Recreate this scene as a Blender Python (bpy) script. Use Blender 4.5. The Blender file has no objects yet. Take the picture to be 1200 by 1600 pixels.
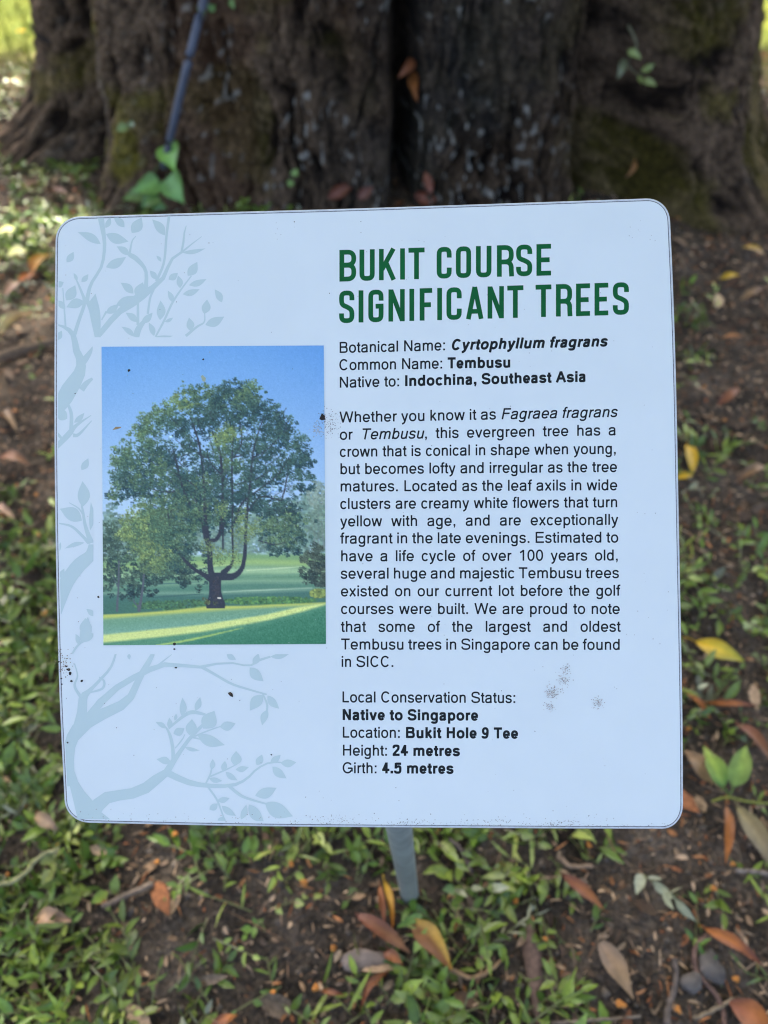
import bpy, math, random
import numpy as np
R = math.radians
rng = np.random.default_rng(7)
random.seed(7)
sc = bpy.context.scene
COL = sc.collection

# ------------------------------------------------------------------ camera, sky, sun, exposure
PITCH, CAMH, F = R(50), 1.15, 1200.0           # F: focal length in pixels of the 1200x1600 photo
cam = bpy.data.cameras.new('camera')
cam.sensor_fit = 'VERTICAL'; cam.sensor_height = 36; cam.sensor_width = 27
cam.lens = 36*F/1600
cam.clip_start = 0.02; cam.clip_end = 2000
cam.dof.use_dof = True; cam.dof.focus_distance = 0.497; cam.dof.aperture_fstop = 5.2
co = bpy.data.objects.new('camera', cam); COL.objects.link(co)
co.location = (0, 0, CAMH); co.rotation_euler = (R(90)-PITCH, 0, 0)
sc.camera = co

SUN_EL, SUN_AZ = R(52), R(-12)                 # azimuth from +Y (behind the tree), negative to the left
sdir = np.array([math.sin(SUN_AZ)*math.cos(SUN_EL), math.cos(SUN_AZ)*math.cos(SUN_EL), math.sin(SUN_EL)])
w = bpy.data.worlds.new('World'); sc.world = w; w.use_nodes = True
nt = w.node_tree
sky = nt.nodes.new('ShaderNodeTexSky'); sky.sky_type = 'NISHITA'; sky.sun_disc = False
sky.sun_elevation = SUN_EL; sky.sun_rotation = SUN_AZ
sky.air_density = 0.7; sky.dust_density = 6.0; sky.ozone_density = 0.6
nt.links.new(sky.outputs[0], nt.nodes['Background'].inputs[0])
nt.nodes['Background'].inputs[1].default_value = 0.15
sun = bpy.data.lights.new('sun', 'SUN'); sun.energy = 3.5; sun.angle = R(0.5); sun.color = (1, .95, .86)
so = bpy.data.objects.new('sun', sun); COL.objects.link(so)
from mathutils import Vector
so.rotation_euler = Vector(sdir).to_track_quat('Z', 'Y').to_euler()
so.location = (0, 0, 20)
sc.view_settings.view_transform = 'Standard'; sc.view_settings.look = 'None'
sc.view_settings.exposure = 2.25; sc.view_settings.gamma = 1.0
sc.render.engine = 'CYCLES'
sc.cycles.use_denoising = True
sc.cycles.pixel_filter_type = 'BLACKMAN_HARRIS'; sc.cycles.filter_width = 1.15
sc.cycles.max_bounces = 6; sc.cycles.transparent_max_bounces = 8

# ------------------------------------------------------------------ helpers
cp, sp = math.cos(PITCH), math.sin(PITCH)
CAM = np.array([0, 0, CAMH])
def ray(px, py):
    a = (np.asarray(px, float)-600)/F; b = (800-np.asarray(py, float))/F
    return np.stack([a, cp+b*sp, -sp+b*cp], -1)
def ground(px, py, z=0.0):
    d = ray(px, py); t = (z-CAMH)/d[..., 2]
    return CAM+d*t[..., None]
def project(P):
    v = np.asarray(P, float)-CAM
    dep = v[..., 1]*cp-v[..., 2]*sp
    up = v[..., 1]*sp+v[..., 2]*cp
    return 600+F*v[..., 0]/dep, 800-F*up/dep, dep

def lin(c):
    c = np.asarray(c, float)/255
    return np.where(c <= .04045, c/12.92, ((c+.055)/1.055)**2.4)

def vnoise(u, v, seed, pu=None):
    """smooth value noise on arrays; period pu along u if given"""
    g = np.random.default_rng(seed).random((256, 256))
    iu, iv = np.floor(u).astype(int), np.floor(v).astype(int)
    fu, fv = u-iu, v-iv
    fu = fu*fu*(3-2*fu); fv = fv*fv*(3-2*fv)
    m = pu or 256
    a, b, c, d = iu % m % 256, (iu+1) % m % 256, iv % 256, (iv+1) % 256
    return (g[a, c]*(1-fu)+g[b, c]*fu)*(1-fv)+(g[a, d]*(1-fu)+g[b, d]*fu)*fv
def fbm(u, v, seed, n=4):
    s = 0; amp = 1; tot = 0
    for k in range(n):
        s = s+amp*vnoise(u*2**k, v*2**k, seed+k); tot += amp; amp *= .5
    return s/tot

def mesh(name, V, faces, mat=None, parent=None, col=None, smooth=False, loc=None, mats=None, fmat=None):
    """faces: list of index lists, or an (N,k) int array"""
    me = bpy.data.meshes.new(name)
    V = np.asarray(V, np.float32)
    if loc is not None: V = V-np.asarray(loc, np.float32)
    if isinstance(faces, np.ndarray):
        n, k = faces.shape
        me.vertices.add(len(V)); me.vertices.foreach_set('co', V.ravel())
        me.loops.add(n*k); me.loops.foreach_set('vertex_index', faces.astype(np.int32).ravel())
        me.polygons.add(n); me.polygons.foreach_set('loop_start', np.arange(0, n*k, k, dtype=np.int32))
        me.update(calc_edges=True)
    else:
        me.from_pydata([tuple(map(float, v)) for v in V], [], [list(map(int, f)) for f in faces])
    if col is not None:
        at = me.color_attributes.new('tint', 'FLOAT_COLOR', 'POINT')
        c4 = np.ones((len(V), 4), np.float32); c4[:, :3] = np.broadcast_to(np.asarray(col, np.float32), (len(V), 3))
        at.data.foreach_set('color', c4.ravel())
    if smooth: me.polygons.foreach_set('use_smooth', np.ones(len(me.polygons), bool))
    if mats:
        for m in mats: me.materials.append(m)
        me.polygons.foreach_set('material_index', np.asarray(fmat, np.int32))
    elif mat: me.materials.append(mat)
    me.update()
    o = bpy.data.objects.new(name, me); COL.objects.link(o)
    if loc is not None: o.location = loc
    if parent: o.parent = parent; o.matrix_parent_inverse.identity()
    if parent is not None and loc is not None:
        o.location = Vector(loc)-parent.matrix_basis.translation
    elif parent is not None:
        o.location = -parent.matrix_basis.translation
    return o
def tag(o, label=None, cat=None, group=None, kind=None):
    if label: o['label'] = label
    if cat: o['category'] = cat
    if group: o['group'] = group
    if kind: o['kind'] = kind
    return o
def empty(name, loc):
    o = bpy.data.objects.new(name, None); COL.objects.link(o); o.location = loc; o.empty_display_size = .02
    return o

def mat(name, color=None, rough=.6, attr=False, noise=None, bump=None, spec=.3, metal=0, vary=None):
    """procedural surface: colour (or the 'tint' attribute) multiplied by noise, with noise bump"""
    m = bpy.data.materials.new(name); m.use_nodes = True
    t = m.node_tree; N = t.nodes; L = t.links; b = N['Principled BSDF']
    b.inputs['Roughness'].default_value = rough; b.inputs['Specular IOR Level'].default_value = spec
    b.inputs['Metallic'].default_value = metal
    geo = N.new('ShaderNodeNewGeometry')
    if attr:
        a = N.new('ShaderNodeAttribute'); a.attribute_name = 'tint'; src = a.outputs['Color']
    else:
        a = N.new('ShaderNodeRGB'); a.outputs[0].default_value = (*color, 1); src = a.outputs[0]
    if noise:
        sc_, lo, hi = noise
        n = N.new('ShaderNodeTexNoise'); n.inputs['Scale'].default_value = sc_; n.inputs['Detail'].default_value = 5
        L.new(geo.outputs['Position'], n.inputs['Vector'])
        mr = N.new('ShaderNodeMapRange'); mr.inputs['From Min'].default_value = .3; mr.inputs['From Max'].default_value = .7
        mr.inputs['To Min'].default_value = lo; mr.inputs['To Max'].default_value = hi
        L.new(n.outputs[0], mr.inputs['Value'])
        mx = N.new('ShaderNodeVectorMath'); mx.operation = 'SCALE'
        L.new(src, mx.inputs[0]); L.new(mr.outputs[0], mx.inputs['Scale']); src = mx.outputs[0]
    L.new(src, b.inputs['Base Color'])
    if bump:
        n = N.new('ShaderNodeTexNoise'); n.inputs['Scale'].default_value = bump[0]; n.inputs['Detail'].default_value = 6
        L.new(geo.outputs['Position'], n.inputs['Vector'])
        bp = N.new('ShaderNodeBump'); bp.inputs['Strength'].default_value = bump[1]; bp.inputs['Distance'].default_value = bump[2]
        L.new(n.outputs[0], bp.inputs['Height']); L.new(bp.outputs[0], b.inputs['Normal'])
    return m

# ------------------------------------------------------------------ ground
def gz(x, y):
    x = np.asarray(x, float); y = np.asarray(y, float)
    near = np.exp(-((x)**2+(y-1.5)**2)/40)
    h = .05*(fbm(x*1.3+50, y*1.3+50, 11, 3)-.5)+.022*(fbm(x*9+80, y*9+80, 21, 4)-.5)
    d = np.hypot(x-.0, y-3.0)
    return h*near+.03*np.exp(-((d-1.2)/.3)**2)*near-.01
def gpt(px, py, up=0.0):
    P = ground(px, py, 0.0)
    for _ in range(3):
        P = ground(px, py, float(gz(P[0], P[1]))+up)
    return P

t_ = np.linspace(-1, 1, 560)
gx = .36*np.sinh(7.0*t_); gy = 1.4+.36*np.sinh(7.0*t_)
GX, GY = np.meshgrid(gx, gy)
GV = np.stack([GX, GY, gz(GX, GY)], -1).reshape(-1, 3)
n_ = len(t_); idx = np.arange(n_*n_).reshape(n_, n_)
GF = np.stack([idx[:-1, :-1], idx[:-1, 1:], idx[1:, 1:], idx[1:, :-1]], -1).reshape(-1, 4)

def ground_mat():
    m = bpy.data.materials.new('soil_and_turf'); m.use_nodes = True
    t = m.node_tree; N = t.nodes; L = t.links; b = N['Principled BSDF']
    b.inputs['Roughness'].default_value = .95; b.inputs['Specular IOR Level'].default_value = .15
    geo = N.new('ShaderNodeNewGeometry')
    n1 = N.new('ShaderNodeTexNoise'); n1.inputs['Scale'].default_value = 9; n1.inputs['Detail'].default_value = 8
    L.new(geo.outputs['Position'], n1.inputs['Vector'])
    r1 = N.new('ShaderNodeValToRGB')
    e = r1.color_ramp.elements
    e[0].position = .32; e[0].color = (.040, .032, .024, 1)
    e[1].position = .72; e[1].color = (.175, .140, .108, 1)
    k = e.new(.52); k.color = (.092, .072, .054, 1)
    L.new(n1.outputs[0], r1.inputs[0])
    n2 = N.new('ShaderNodeTexNoise'); n2.inputs['Scale'].default_value = 130; n2.inputs['Detail'].default_value = 4
    L.new(geo.outputs['Position'], n2.inputs['Vector'])
    mr = N.new('ShaderNodeMapRange'); mr.inputs['From Min'].default_value = .3; mr.inputs['From Max'].default_value = .7
    mr.inputs['To Min'].default_value = .55; mr.inputs['To Max'].default_value = 1.5
    L.new(n2.outputs[0], mr.inputs['Value'])
    mul = N.new('ShaderNodeVectorMath'); mul.operation = 'SCALE'
    L.new(r1.outputs[0], mul.inputs[0]); L.new(mr.outputs[0], mul.inputs['Scale'])
    # turf colour away from the tree
    n3 = N.new('ShaderNodeTexNoise'); n3.inputs['Scale'].default_value = 2.5; n3.inputs['Detail'].default_value = 8
    L.new(geo.outputs['Position'], n3.inputs['Vector'])
    r3 = N.new('ShaderNodeValToRGB'); e = r3.color_ramp.elements
    e[0].position = .3; e[0].color = (.09, .13, .016, 1); e[1].position = .7; e[1].color = (.24, .25, .035, 1)
    L.new(n3.outputs[0], r3.inputs[0])
    sx = N.new('ShaderNodeSeparateXYZ'); L.new(geo.outputs['Position'], sx.inputs[0])
    ad = N.new('ShaderNodeMath'); ad.operation = 'ADD'; L.new(sx.outputs[1], ad.inputs[0])
    sm = N.new('ShaderNodeMath'); sm.operation = 'MULTIPLY'; sm.inputs[1].default_value = .8
    L.new(n3.outputs[0], sm.inputs[0]); L.new(sm.outputs[0], ad.inputs[1])
    mq = N.new('ShaderNodeMapRange'); mq.inputs['From Min'].default_value = 3.3; mq.inputs['From Max'].default_value = 3.9
    L.new(ad.outputs[0], mq.inputs['Value'])
    mx = N.new('ShaderNodeMix'); mx.data_type = 'RGBA'
    L.new(mq.outputs[0], mx.inputs['Factor']); L.new(mul.outputs[0], mx.inputs['A']); L.new(r3.outputs[0], mx.inputs['B'])
    L.new(mx.outputs['Result'], b.inputs['Base Color'])
    nb = N.new('ShaderNodeTexNoise'); nb.inputs['Scale'].default_value = 90; nb.inputs['Detail'].default_value = 8
    L.new(geo.outputs['Position'], nb.inputs['Vector'])
    bp = N.new('ShaderNodeBump'); bp.inputs['Strength'].default_value = 1.0; bp.inputs['Distance'].default_value = .03
    L.new(nb.outputs[0], bp.inputs['Height']); L.new(bp.outputs[0], b.inputs['Normal'])
    return m
g = mesh('ground', GV, GF, ground_mat(), smooth=True)
tag(g, kind='structure')

# ------------------------------------------------------------------ the old tree: trunk, limbs, crown
TC = np.array([0.0, 3.0])
LT = [(-180,1.1),(-120,1.15),(-92,1.09),(-80,1.15),(-68,1.22),(-60,1.20),(-55,1.0),(-51,.95),(-46,1.16),(-41,1.2),(-33,1.1),
      (-23,.98),(-14,.93),(-9,.86),(-5,.93),(-.5,.89),(3.2,.54),(6.5,.88),(12,.93),(20,.97),(28,1.0),(34,.98),(38,.86),(40,1.0),
      (43,1.30),(49,1.38),(60,1.36),(70,1.29),(85,1.21),(100,1.15),(130,1.15),(180,1.1)]
LA = np.array([a for a, _ in LT], float); LR = np.array([b for _, b in LT], float)
def lobe(deg):
    i = np.clip(np.searchsorted(LA, deg, 'right')-1, 0, len(LA)-2)
    f = (deg-LA[i])/(LA[i+1]-LA[i]); f = np.clip(f, 0, 1); f = f*f*(3-2*f)
    return LR[i]*(1-f)+LR[i+1]*f
th = np.concatenate([np.linspace(-180, -100, 60, endpoint=False), np.linspace(-100, 100, 1150, endpoint=False), np.linspace(100, 180, 60, endpoint=False)])
zz = np.concatenate([np.linspace(-.15, .75, 185, endpoint=False), np.linspace(.75, 4.2, 80)])
TH, ZZ = np.meshgrid(th, zz)
zc = np.clip(ZZ, 0, None)
wob = 5*(fbm(TH*.04+30, zc*1.2+9, 31, 3)-.5)
Lb = lobe(np.clip(TH+wob*np.exp(-((np.abs(TH)-0)/70)**2)*np.clip(zc*3, .2, 1), -180, 180))
env = .13*np.exp(-zc/.10)+.87*np.exp(-zc/2.3)
core = .70
flare = .20*np.exp(-((TH+66)/13)**2)+.13*np.exp(-((TH-47)/7)**2)+.14*np.exp(-((TH-72)/12)**2)+.05*np.exp(-((TH+41)/5)**2)
r = core+(Lb-core)*env+flare*np.exp(-zc/.13)
u = (TH+180)/360
# warped, vertically stretched bark ridges
wu = (fbm(u*60, zc*5+3, 41, 3)-.5)*5
rid = 1-np.abs(2*vnoise(u*210+wu, zc*7+np.sin(u*90), 51, None)-1)
rid2 = 1-np.abs(2*vnoise(u*420+wu*2, zc*16, 52, None)-1)
pl = fbm(u*40, zc*2.5, 61, 4)
fine = fbm(u*900, zc*60, 66, 3)
bark = .034*(rid-.6)+.017*(rid2-.6)+.06*(pl-.5)+.016*(fine-.5)
r = r+bark*np.clip(1.2-zc*.15, .5, 1)
A = np.radians(TH)
TX = TC[0]+r*np.sin(A); TY = TC[1]-r*np.cos(A)
TV = np.stack([TX, TY, ZZ], -1).reshape(-1, 3)
nz, nt_ = TH.shape
idx = np.arange(nz*nt_).reshape(nz, nt_); idn = np.roll(idx, -1, axis=1)
TF = np.stack([idx[:-1], idn[:-1], idn[1:], idx[1:]], -1).reshape(-1, 4)
# bark colours: paler on ridges, darker in fissures, plus moss and lichen flecks
def mixc(a, b, f): return a*(1-f[..., None])+b*f[..., None]
base = mixc(np.array([.014, .009, .006]), np.array([.165, .112, .072]), np.clip((rid*.7+rid2*.5+fine*.8-.85)/.65, 0, 1))
rust = np.clip((fbm(u*26+4, zc*3, 71, 4)-.50)/.12, 0, 1)*np.exp(-((TH+22)/16)**2)
base = mixc(base, np.array([.10, .052, .028]), rust*.6)
gry = np.clip((fbm(u*20+9, zc*2, 73, 4)-.40)/.15, 0, 1)*np.exp(-((TH-12)/20)**2)
base = mixc(base, np.array([.095, .093, .085]), gry*.5)
moss = np.clip((fbm(u*46, zc*7+2, 75, 4)-.50)/.12, 0, 1)
moss *= np.clip(np.exp(-((TH+44)/9)**2)*1.3+.8*np.exp(-((TH+72)/12)**2)+.5*np.exp(-((TH-50)/16)**2)+.35*np.exp(-((TH+16)/7)**2)+.12, 0, 1)
base = mixc(base, np.array([.155, .13, .02]), np.clip(moss, 0, 1)*.75)
pale = np.clip((fbm(u*80, zc*9, 76, 3)-.5)/.2, 0, 1)*np.exp(-((TH+47)/3.5)**2)  # pale tan highlight painted into the bark along the left lobe's rim
base = mixc(base, np.array([.20, .165, .125]), pale*.8)
bark_tone = 1-.42*np.exp(-((TH-14)/24)**4)-.2*np.exp(-((TH-55)/18)**2)+.15*np.exp(-((TH+40)/10)**2)  # darker round the front and right lobe, lighter on the left lobe
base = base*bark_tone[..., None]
lic = np.clip((vnoise(u*620, zc*52, 77)-.77)/.08, 0, 1)*np.clip((fbm(u*34, zc*5+7, 78, 3)-.42)/.08, 0, 1)
lic *= np.clip(np.exp(-((TH+14)/18)**2)+np.exp(-((TH-18)/14)**2), .1, 1)
base = mixc(base, np.array([.36, .35, .31]), lic*.85)

def bark_mat(name, attr=True, color=None):
    m = mat(name, color=color, attr=attr, rough=.92, spec=.12, noise=(60, .55, 1.5), bump=(70, 1.0, .025))
    return m
M_bark = bark_mat('bark')
tree = empty('old_tree', (TC[0], TC[1], 0))
tag(tree, 'massive old tree with dark fissured buttressed trunk behind the sign', 'tree')
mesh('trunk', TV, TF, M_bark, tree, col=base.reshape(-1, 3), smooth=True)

def tube(path, rads, n=8, cap=True):
    path = np.asarray(path, float); V = []; Fc = []
    for i, p in enumerate(path):
        d = path[min(i+1, len(path)-1)]-path[max(i-1, 0)]; d /= np.linalg.norm(d)+1e-9
        a = np.cross(d, [0, 0, 1.0]) if abs(d[2]) < .9 else np.cross(d, [1.0, 0, 0]); a /= np.linalg.norm(a); b = np.cross(d, a)
        for k in range(n):
            q = 2*math.pi*k/n; V.append(p+rads[i]*(a*math.cos(q)+b*math.sin(q)))
    for i in range(len(path)-1):
        for k in range(n):
            Fc.append([i*n+k, i*n+(k+1) % n, (i+1)*n+(k+1) % n, (i+1)*n+k])
    if cap: Fc.append(list(range(n))[::-1]); Fc.append([(len(path)-1)*n+k for k in range(n)])
    return np.array(V), Fc
def smooth_path(pts, n=24):
    pts = np.asarray(pts, float); m = len(pts)
    P = np.vstack([2*pts[0]-pts[1], pts, 2*pts[-1]-pts[-2]]); out = []
    for s in np.linspace(0, m-1-1e-6, n):
        i = int(s); f = s-i; a, b, c, d = P[i:i+4]
        out.append(.5*((2*b)+(-a+c)*f+(2*a-5*b+4*c-d)*f*f+(-a+3*b-3*c+d)*f**3))
    return np.array(out)
M_limb = bark_mat('limb_bark', False, (.05, .04, .033))
for k, (az, ln, h, rr) in enumerate([(-160,3.6,7.5,.3),(-95,4,7,.3),(-30,4,7.4,.28),(35,4.2,7,.3),(95,3.6,7.6,.3),(160,3,8.6,.34)]):
    a = R(az); e0 = np.array([TC[0]+.3*math.sin(a), TC[1]-.3*math.cos(a), 3.9])
    e1 = np.array([TC[0]+.35*ln*math.sin(a), TC[1]-.35*ln*math.cos(a), 4.9])
    e2 = np.array([TC[0]+ln*math.sin(a), TC[1]-ln*math.cos(a), h])
    P = smooth_path([e0, e1, e2], 14); V, Fc = tube(P, np.linspace(rr, .06, 14), 10)
    mesh('limb', V, Fc, M_limb, tree, smooth=True)
# crown, out of view: leaf clumps, back flattened and packed to shape its shade
NC = 230
ca = rng.random(NC)*2*math.pi; cr = 5.9*np.sqrt(rng.random(NC)); 
cc = np.stack([TC[0]+.1+cr*np.cos(ca), TC[1]+.1+cr*np.sin(ca)*np.where(np.sin(ca) > 0, .76, 1.0), 7.0-.035*cr**2+rng.random(NC)*2.6-.8], -1)
def leafcards(C, n, rad, size):
    k = rng.integers(0, len(C), n); d = rng.normal(size=(n, 3)); d /= np.linalg.norm(d, axis=1)[:, None]
    P = C[k]+d*(rng.random(n)**.4)[:, None]*rad*np.array([1, 1, .6])
    a = rng.normal(size=(n, 3)); a[:, 2] *= .5; a /= np.linalg.norm(a, axis=1)[:, None]
    b = np.cross(a, rng.normal(size=(n, 3))*[.5, .5, 1.2]); b /= np.linalg.norm(b, axis=1)[:, None]
    s = size*(.7+.6*rng.random(n))[:, None]
    V = np.stack([P-a*s, P+b*s*.42, P+a*s, P-b*s*.42], 1).reshape(-1, 3)
    return V, np.arange(4*n).reshape(n, 4)
V, Fc = leafcards(cc, 24000, .8, .15)
tint = np.repeat(np.array([.05, .085, .025])*(.6+.8*rng.random((24000, 1))), 4, axis=0)
M_leaf = mat('foliage', attr=True, rough=.45, spec=.35, noise=(40, .75, 1.25))
b_ = M_leaf.node_tree.nodes['Principled BSDF']; tn = M_leaf.node_tree.nodes.new('ShaderNodeBsdfTranslucent'); tn.inputs[0].default_value = (.42, .46, .07, 1)
mxs = M_leaf.node_tree.nodes.new('ShaderNodeMixShader'); mxs.inputs[0].default_value = .5
M_leaf.node_tree.links.new(b_.outputs[0], mxs.inputs[1]); M_leaf.node_tree.links.new(tn.outputs[0], mxs.inputs[2])
M_leaf.node_tree.links.new(mxs.outputs[0], M_leaf.node_tree.nodes['Material Output'].inputs['Surface'])
mesh('crown', V, Fc, M_leaf, tree, col=tint)

# ------------------------------------------------------------------ the sign
SN_cam = np.array([.05088851, -.00675804, .99868147]); ST = np.array([-.03649689, -.00630709, 1.23996889])*.4
right = np.array([1., 0, 0]); upv = np.array([0, sp, cp]); fwd = np.array([0, cp, -sp])
def c2w(v): return v[0]*right+v[1]*upv+v[2]*fwd
SN = -c2w(SN_cam); SC = CAM+c2w(ST)            # plane normal (towards the viewer) and centre
def S(P, off=0.0):
    P = np.asarray(P, float); d = ray(P[:, 0], P[:, 1])
    t = ((SC-CAM)@SN)/(d@SN)
    return CAM+d*t[:, None]+SN*off

def densify(keys, n):
    return smooth_path([(x, y, 0) for x, y in keys], n)[:, :2]
def outline(inset=0.0):
    tl, tr, br, bl = 36, 34, 34, 38
    top = densify([(125,337.6),(340,331.2),(530,326),(780,317.6),(1010,309.6)], 24)
    rgt = densify([(1047.5,345),(1052.5,460),(1057.3,619),(1062,863),(1066.5,1097),(1067.8,1256)], 24)
    bot = densify([(1034,1295.6),(800,1294.6),(400,1291.4),(140,1286.2)], 24)
    lef = densify([(100.2,1250),(92,1075),(87.2,887),(84.6,700),(84.6,531),(86.2,376)], 24)
    def corner(a, c, b):
        a, b, c = map(np.array, (a, b, c)); s = np.linspace(0, 1, 11)[1:-1, None]
        k = .5; c = c*1.0
        p1 = a+(c-a)*.58; p2 = b+(c-b)*.58
        return (1-s)**3*a+3*(1-s)**2*s*p1+3*(1-s)*s*s*p2+s**3*b
    P = np.vstack([top, corner(top[-1], (1045.9,308.4), rgt[0]), rgt, corner(rgt[-1], (1068.3,1295.8), bot[0]), bot,
                   corner(bot[-1], (101.5,1285.2), lef[0]), lef, corner(lef[-1], (86,339), top[0])])
    if inset:
        d = np.roll(P, -1, 0)-np.roll(P, 1, 0); d /= np.linalg.norm(d, axis=1)[:, None]
        P = P+np.stack([-d[:, 1], d[:, 0]], -1)*inset
    return P
M_edge = mat('sheet_edge', (.62, .66, .70), .35, noise=(300, .9, 1.1))
M_line = mat('edge_line', (.10, .11, .13), .5, noise=(900, .4, 2.4))
def panel_mat():
    m = mat('printed_sheet', (.755, .825, .835), .34, noise=(22, .985, 1.015), spec=.35)
    return m
M_panel = panel_mat()

pb = gpt(640, 1397)
sign = empty('information_sign', pb)
tag(sign, 'square white tree information sign with green heading on a thin grey post', 'sign')
O = outline(); n = len(O)
V = np.vstack([S(outline(1.2), 0), S(O, -.0006), S(O, -.0026), S(outline(1.2), -.0032)])
Fc = [list(range(n))[::-1]]+[[j*n+i, j*n+(i+1) % n, (j+1)*n+(i+1) % n, (j+1)*n+i] for j in range(3) for i in range(n)]+[list(range(3*n, 4*n))]
Fc[0] = list(range(n))
back = mesh('backing_plate', V, Fc, M_edge, sign)
Q = S(outline(3.4), .00008); mesh('border_line', Q, [list(range(n))], M_line, sign)
Q = S(outline(4.7), .00016); mesh('printed_face', Q, [list(range(n))], M_panel, sign)

# ---- flat print pieces: every piece sits a few microns above the one before
class Flat:
    def __init__(s, z0, dz): s.V = []; s.F = []; s.z = z0; s.dz = dz; s.C = []
    def poly(s, P, col=None, step=True):
        P = np.asarray(P, float)
        a = np.sum(P[:, 0]*np.roll(P[:, 1], -1)-np.roll(P[:, 0], -1)*P[:, 1])
        if a > 0: P = P[::-1]            # image y runs down: make the face look at the viewer
        i = len(s.V); s.V.extend(S(P, s.z)); s.F.append(list(range(i, i+len(P))))
        if col is not None: s.C.extend([col]*len(P))
        if step: s.z += s.dz
    def stroke(s, P, hw, clip=None, closed=False, col=None):
        P = np.asarray(P, float); m = len(P); hw = np.broadcast_to(np.asarray(hw, float), (m,))
        if closed: d = np.roll(P, -1, 0)-np.roll(P, 1, 0)
        else: d = np.vstack([P[1]-P[0], P[2:]-P[:-2], P[-1]-P[-2]]) if m > 2 else np.vstack([P[1]-P[0]]*2)
        d = d/(np.linalg.norm(d, axis=1)[:, None]+1e-9); nn = np.stack([-d[:, 1], d[:, 0]], -1)
        a = P+nn*hw[:, None]; b = P-nn*hw[:, None]
        for i in range(m if closed else m-1):
            j = (i+1) % m; q = [a[i], a[j], b[j], b[i]]
            if clip: q = clip(q)
            if q is not None and len(q) > 2: s.poly(q, col, step=False)
        s.z += s.dz
    def build(s, name, m, parent, col=False):
        return mesh(name, np.array(s.V), s.F, m, parent, col=np.array(s.C) if col else None)

# ---- the pale branch artwork
K = 460/1200.0
def px3(x, y): return (70+x*K, 320+y*K)
def px4(x, y): return (70+x*K, 680+y*K)
def px5(x, y): return (70+x*K, 960+y*K)
def halfplane(q, f):
    out = []
    for i in range(len(q)):
        a, b = q[i], q[(i+1) % len(q)]; fa, fb = f(a), f(b)
        if fa >= 0: out.append(a)
        if fa*fb < 0: out.append(np.asarray(a)+(np.asarray(b)-np.asarray(a))*(fa/(fa-fb)))
    return out
def artclip(q):
    c = np.mean(q, axis=0)
    for lim in (lambda p: p[0]-(6.4+np.interp(p[1], [376,531,700,887,1075,1200,1250,1268,1280], [86.2,84.6,84.6,87.2,92,97.5,100.2,105,116])), lambda p: p[1]-(343-(p[0]-90)*.0305), lambda p: 1279.6+(p[0]-140)*.012-p[1]):
        q = halfplane(q, lim)
        if len(q) < 3: return None
    xs = [p[0] for p in q]; ys = [p[1] for p in q]
    if max(xs) > 146 and max(ys) > 527 and min(ys) < 1022:
        if c[0] <= 146: q = halfplane(q, lambda p: 146-p[0])
        elif c[1] < 700: q = halfplane(q, lambda p: 527-p[1])
        else: q = halfplane(q, lambda p: p[1]-1022)
    return q if len(q) > 2 else None
art = Flat(.00019, 1e-6)
def branch(f, pts, n=14):
    P = smooth_path([(*f(x, y), w_*K/2) for x, y, w_ in pts], max(4, n if len(pts) > 2 else 5))
    art.stroke(P[:, :2], np.clip(P[:, 2], .5, None), artclip)
def aleaf(f, x0, y0, x1, y1, w_, bend=.1):
    a, b = np.array(f(x0, y0)), np.array(f(x1, y1)); d = b-a; nn = np.array([-d[1], d[0]])
    ln = np.linalg.norm(d); nn /= ln; s = np.linspace(0, 1, 12)
    h = np.sin(np.pi*s**.85)**1.1*w_*K/2; mid = a+d*s[:, None]+nn*(bend*ln*np.sin(np.pi*s))[:, None]*.5
    P = np.vstack([mid+nn*h[:, None], (mid-nn*h[:, None])[::-1][1:-1]])
    q = artclip([p for p in P])
    if q is not None: art.poly(q)
B3 = [[(48,850,30),(75,800,62),(105,745,66),(140,690,50),(148,640,36),(128,590,28),(118,535,22),(92,505,16),(55,490,6)],
 [(145,655,30),(172,620,24),(188,595,14),(195,578,2)],[(118,540,16),(140,470,14),(162,400,14),(148,350,10),(120,285,4)],
 [(162,380,12),(190,420,26),(208,480,34),(216,541,22)],[(216,541,24),(206,440,40),(206,365,4)],
 [(214,541,18),(255,490,24),(300,440,24),(370,388,40),(430,346,24),(490,290,16),(510,230,12),(560,190,10),(566,130,8),(577,85,3)],
 [(172,390,18),(188,325,13),(232,250,12),(244,165,14),(236,95,20),(228,50,26)],
 [(412,348,18),(412,270,14),(375,222,20),(348,205,18),(330,190,3)],[(345,205,10),(356,150,6),(372,128,3)],
 [(455,312,12),(486,235,10),(496,130,10),(507,45,11)],[(556,196,9),(600,160,5),(640,130,2)],
 [(452,538,7),(488,470,9),(520,400,9),(560,340,7),(598,290,5)],[(372,540,26),(386,500,24),(432,445,3)],[(380,490,12),(380,385,9)],
 [(420,445,9),(430,380,9),(445,345,8)],[(575,535,12),(620,498,9),(650,478,6),(652,440,4)],
 [(86,510,8),(80,425,6),(74,340,4)],[(45,990,20),(98,935,24),(128,900,14),(190,858,2)],[(108,920,16),(108,850,14),(88,800,10)],[(115,940,16),(140,935,12),(192,880,3)],[(48,1000,4),(70,960,10),(45,925,12)],
 [(232,470,5),(252,435,9)],[(150,755,24),(168,730,22),(195,708,10)]]
for p in B3: branch(px3, p)
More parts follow.
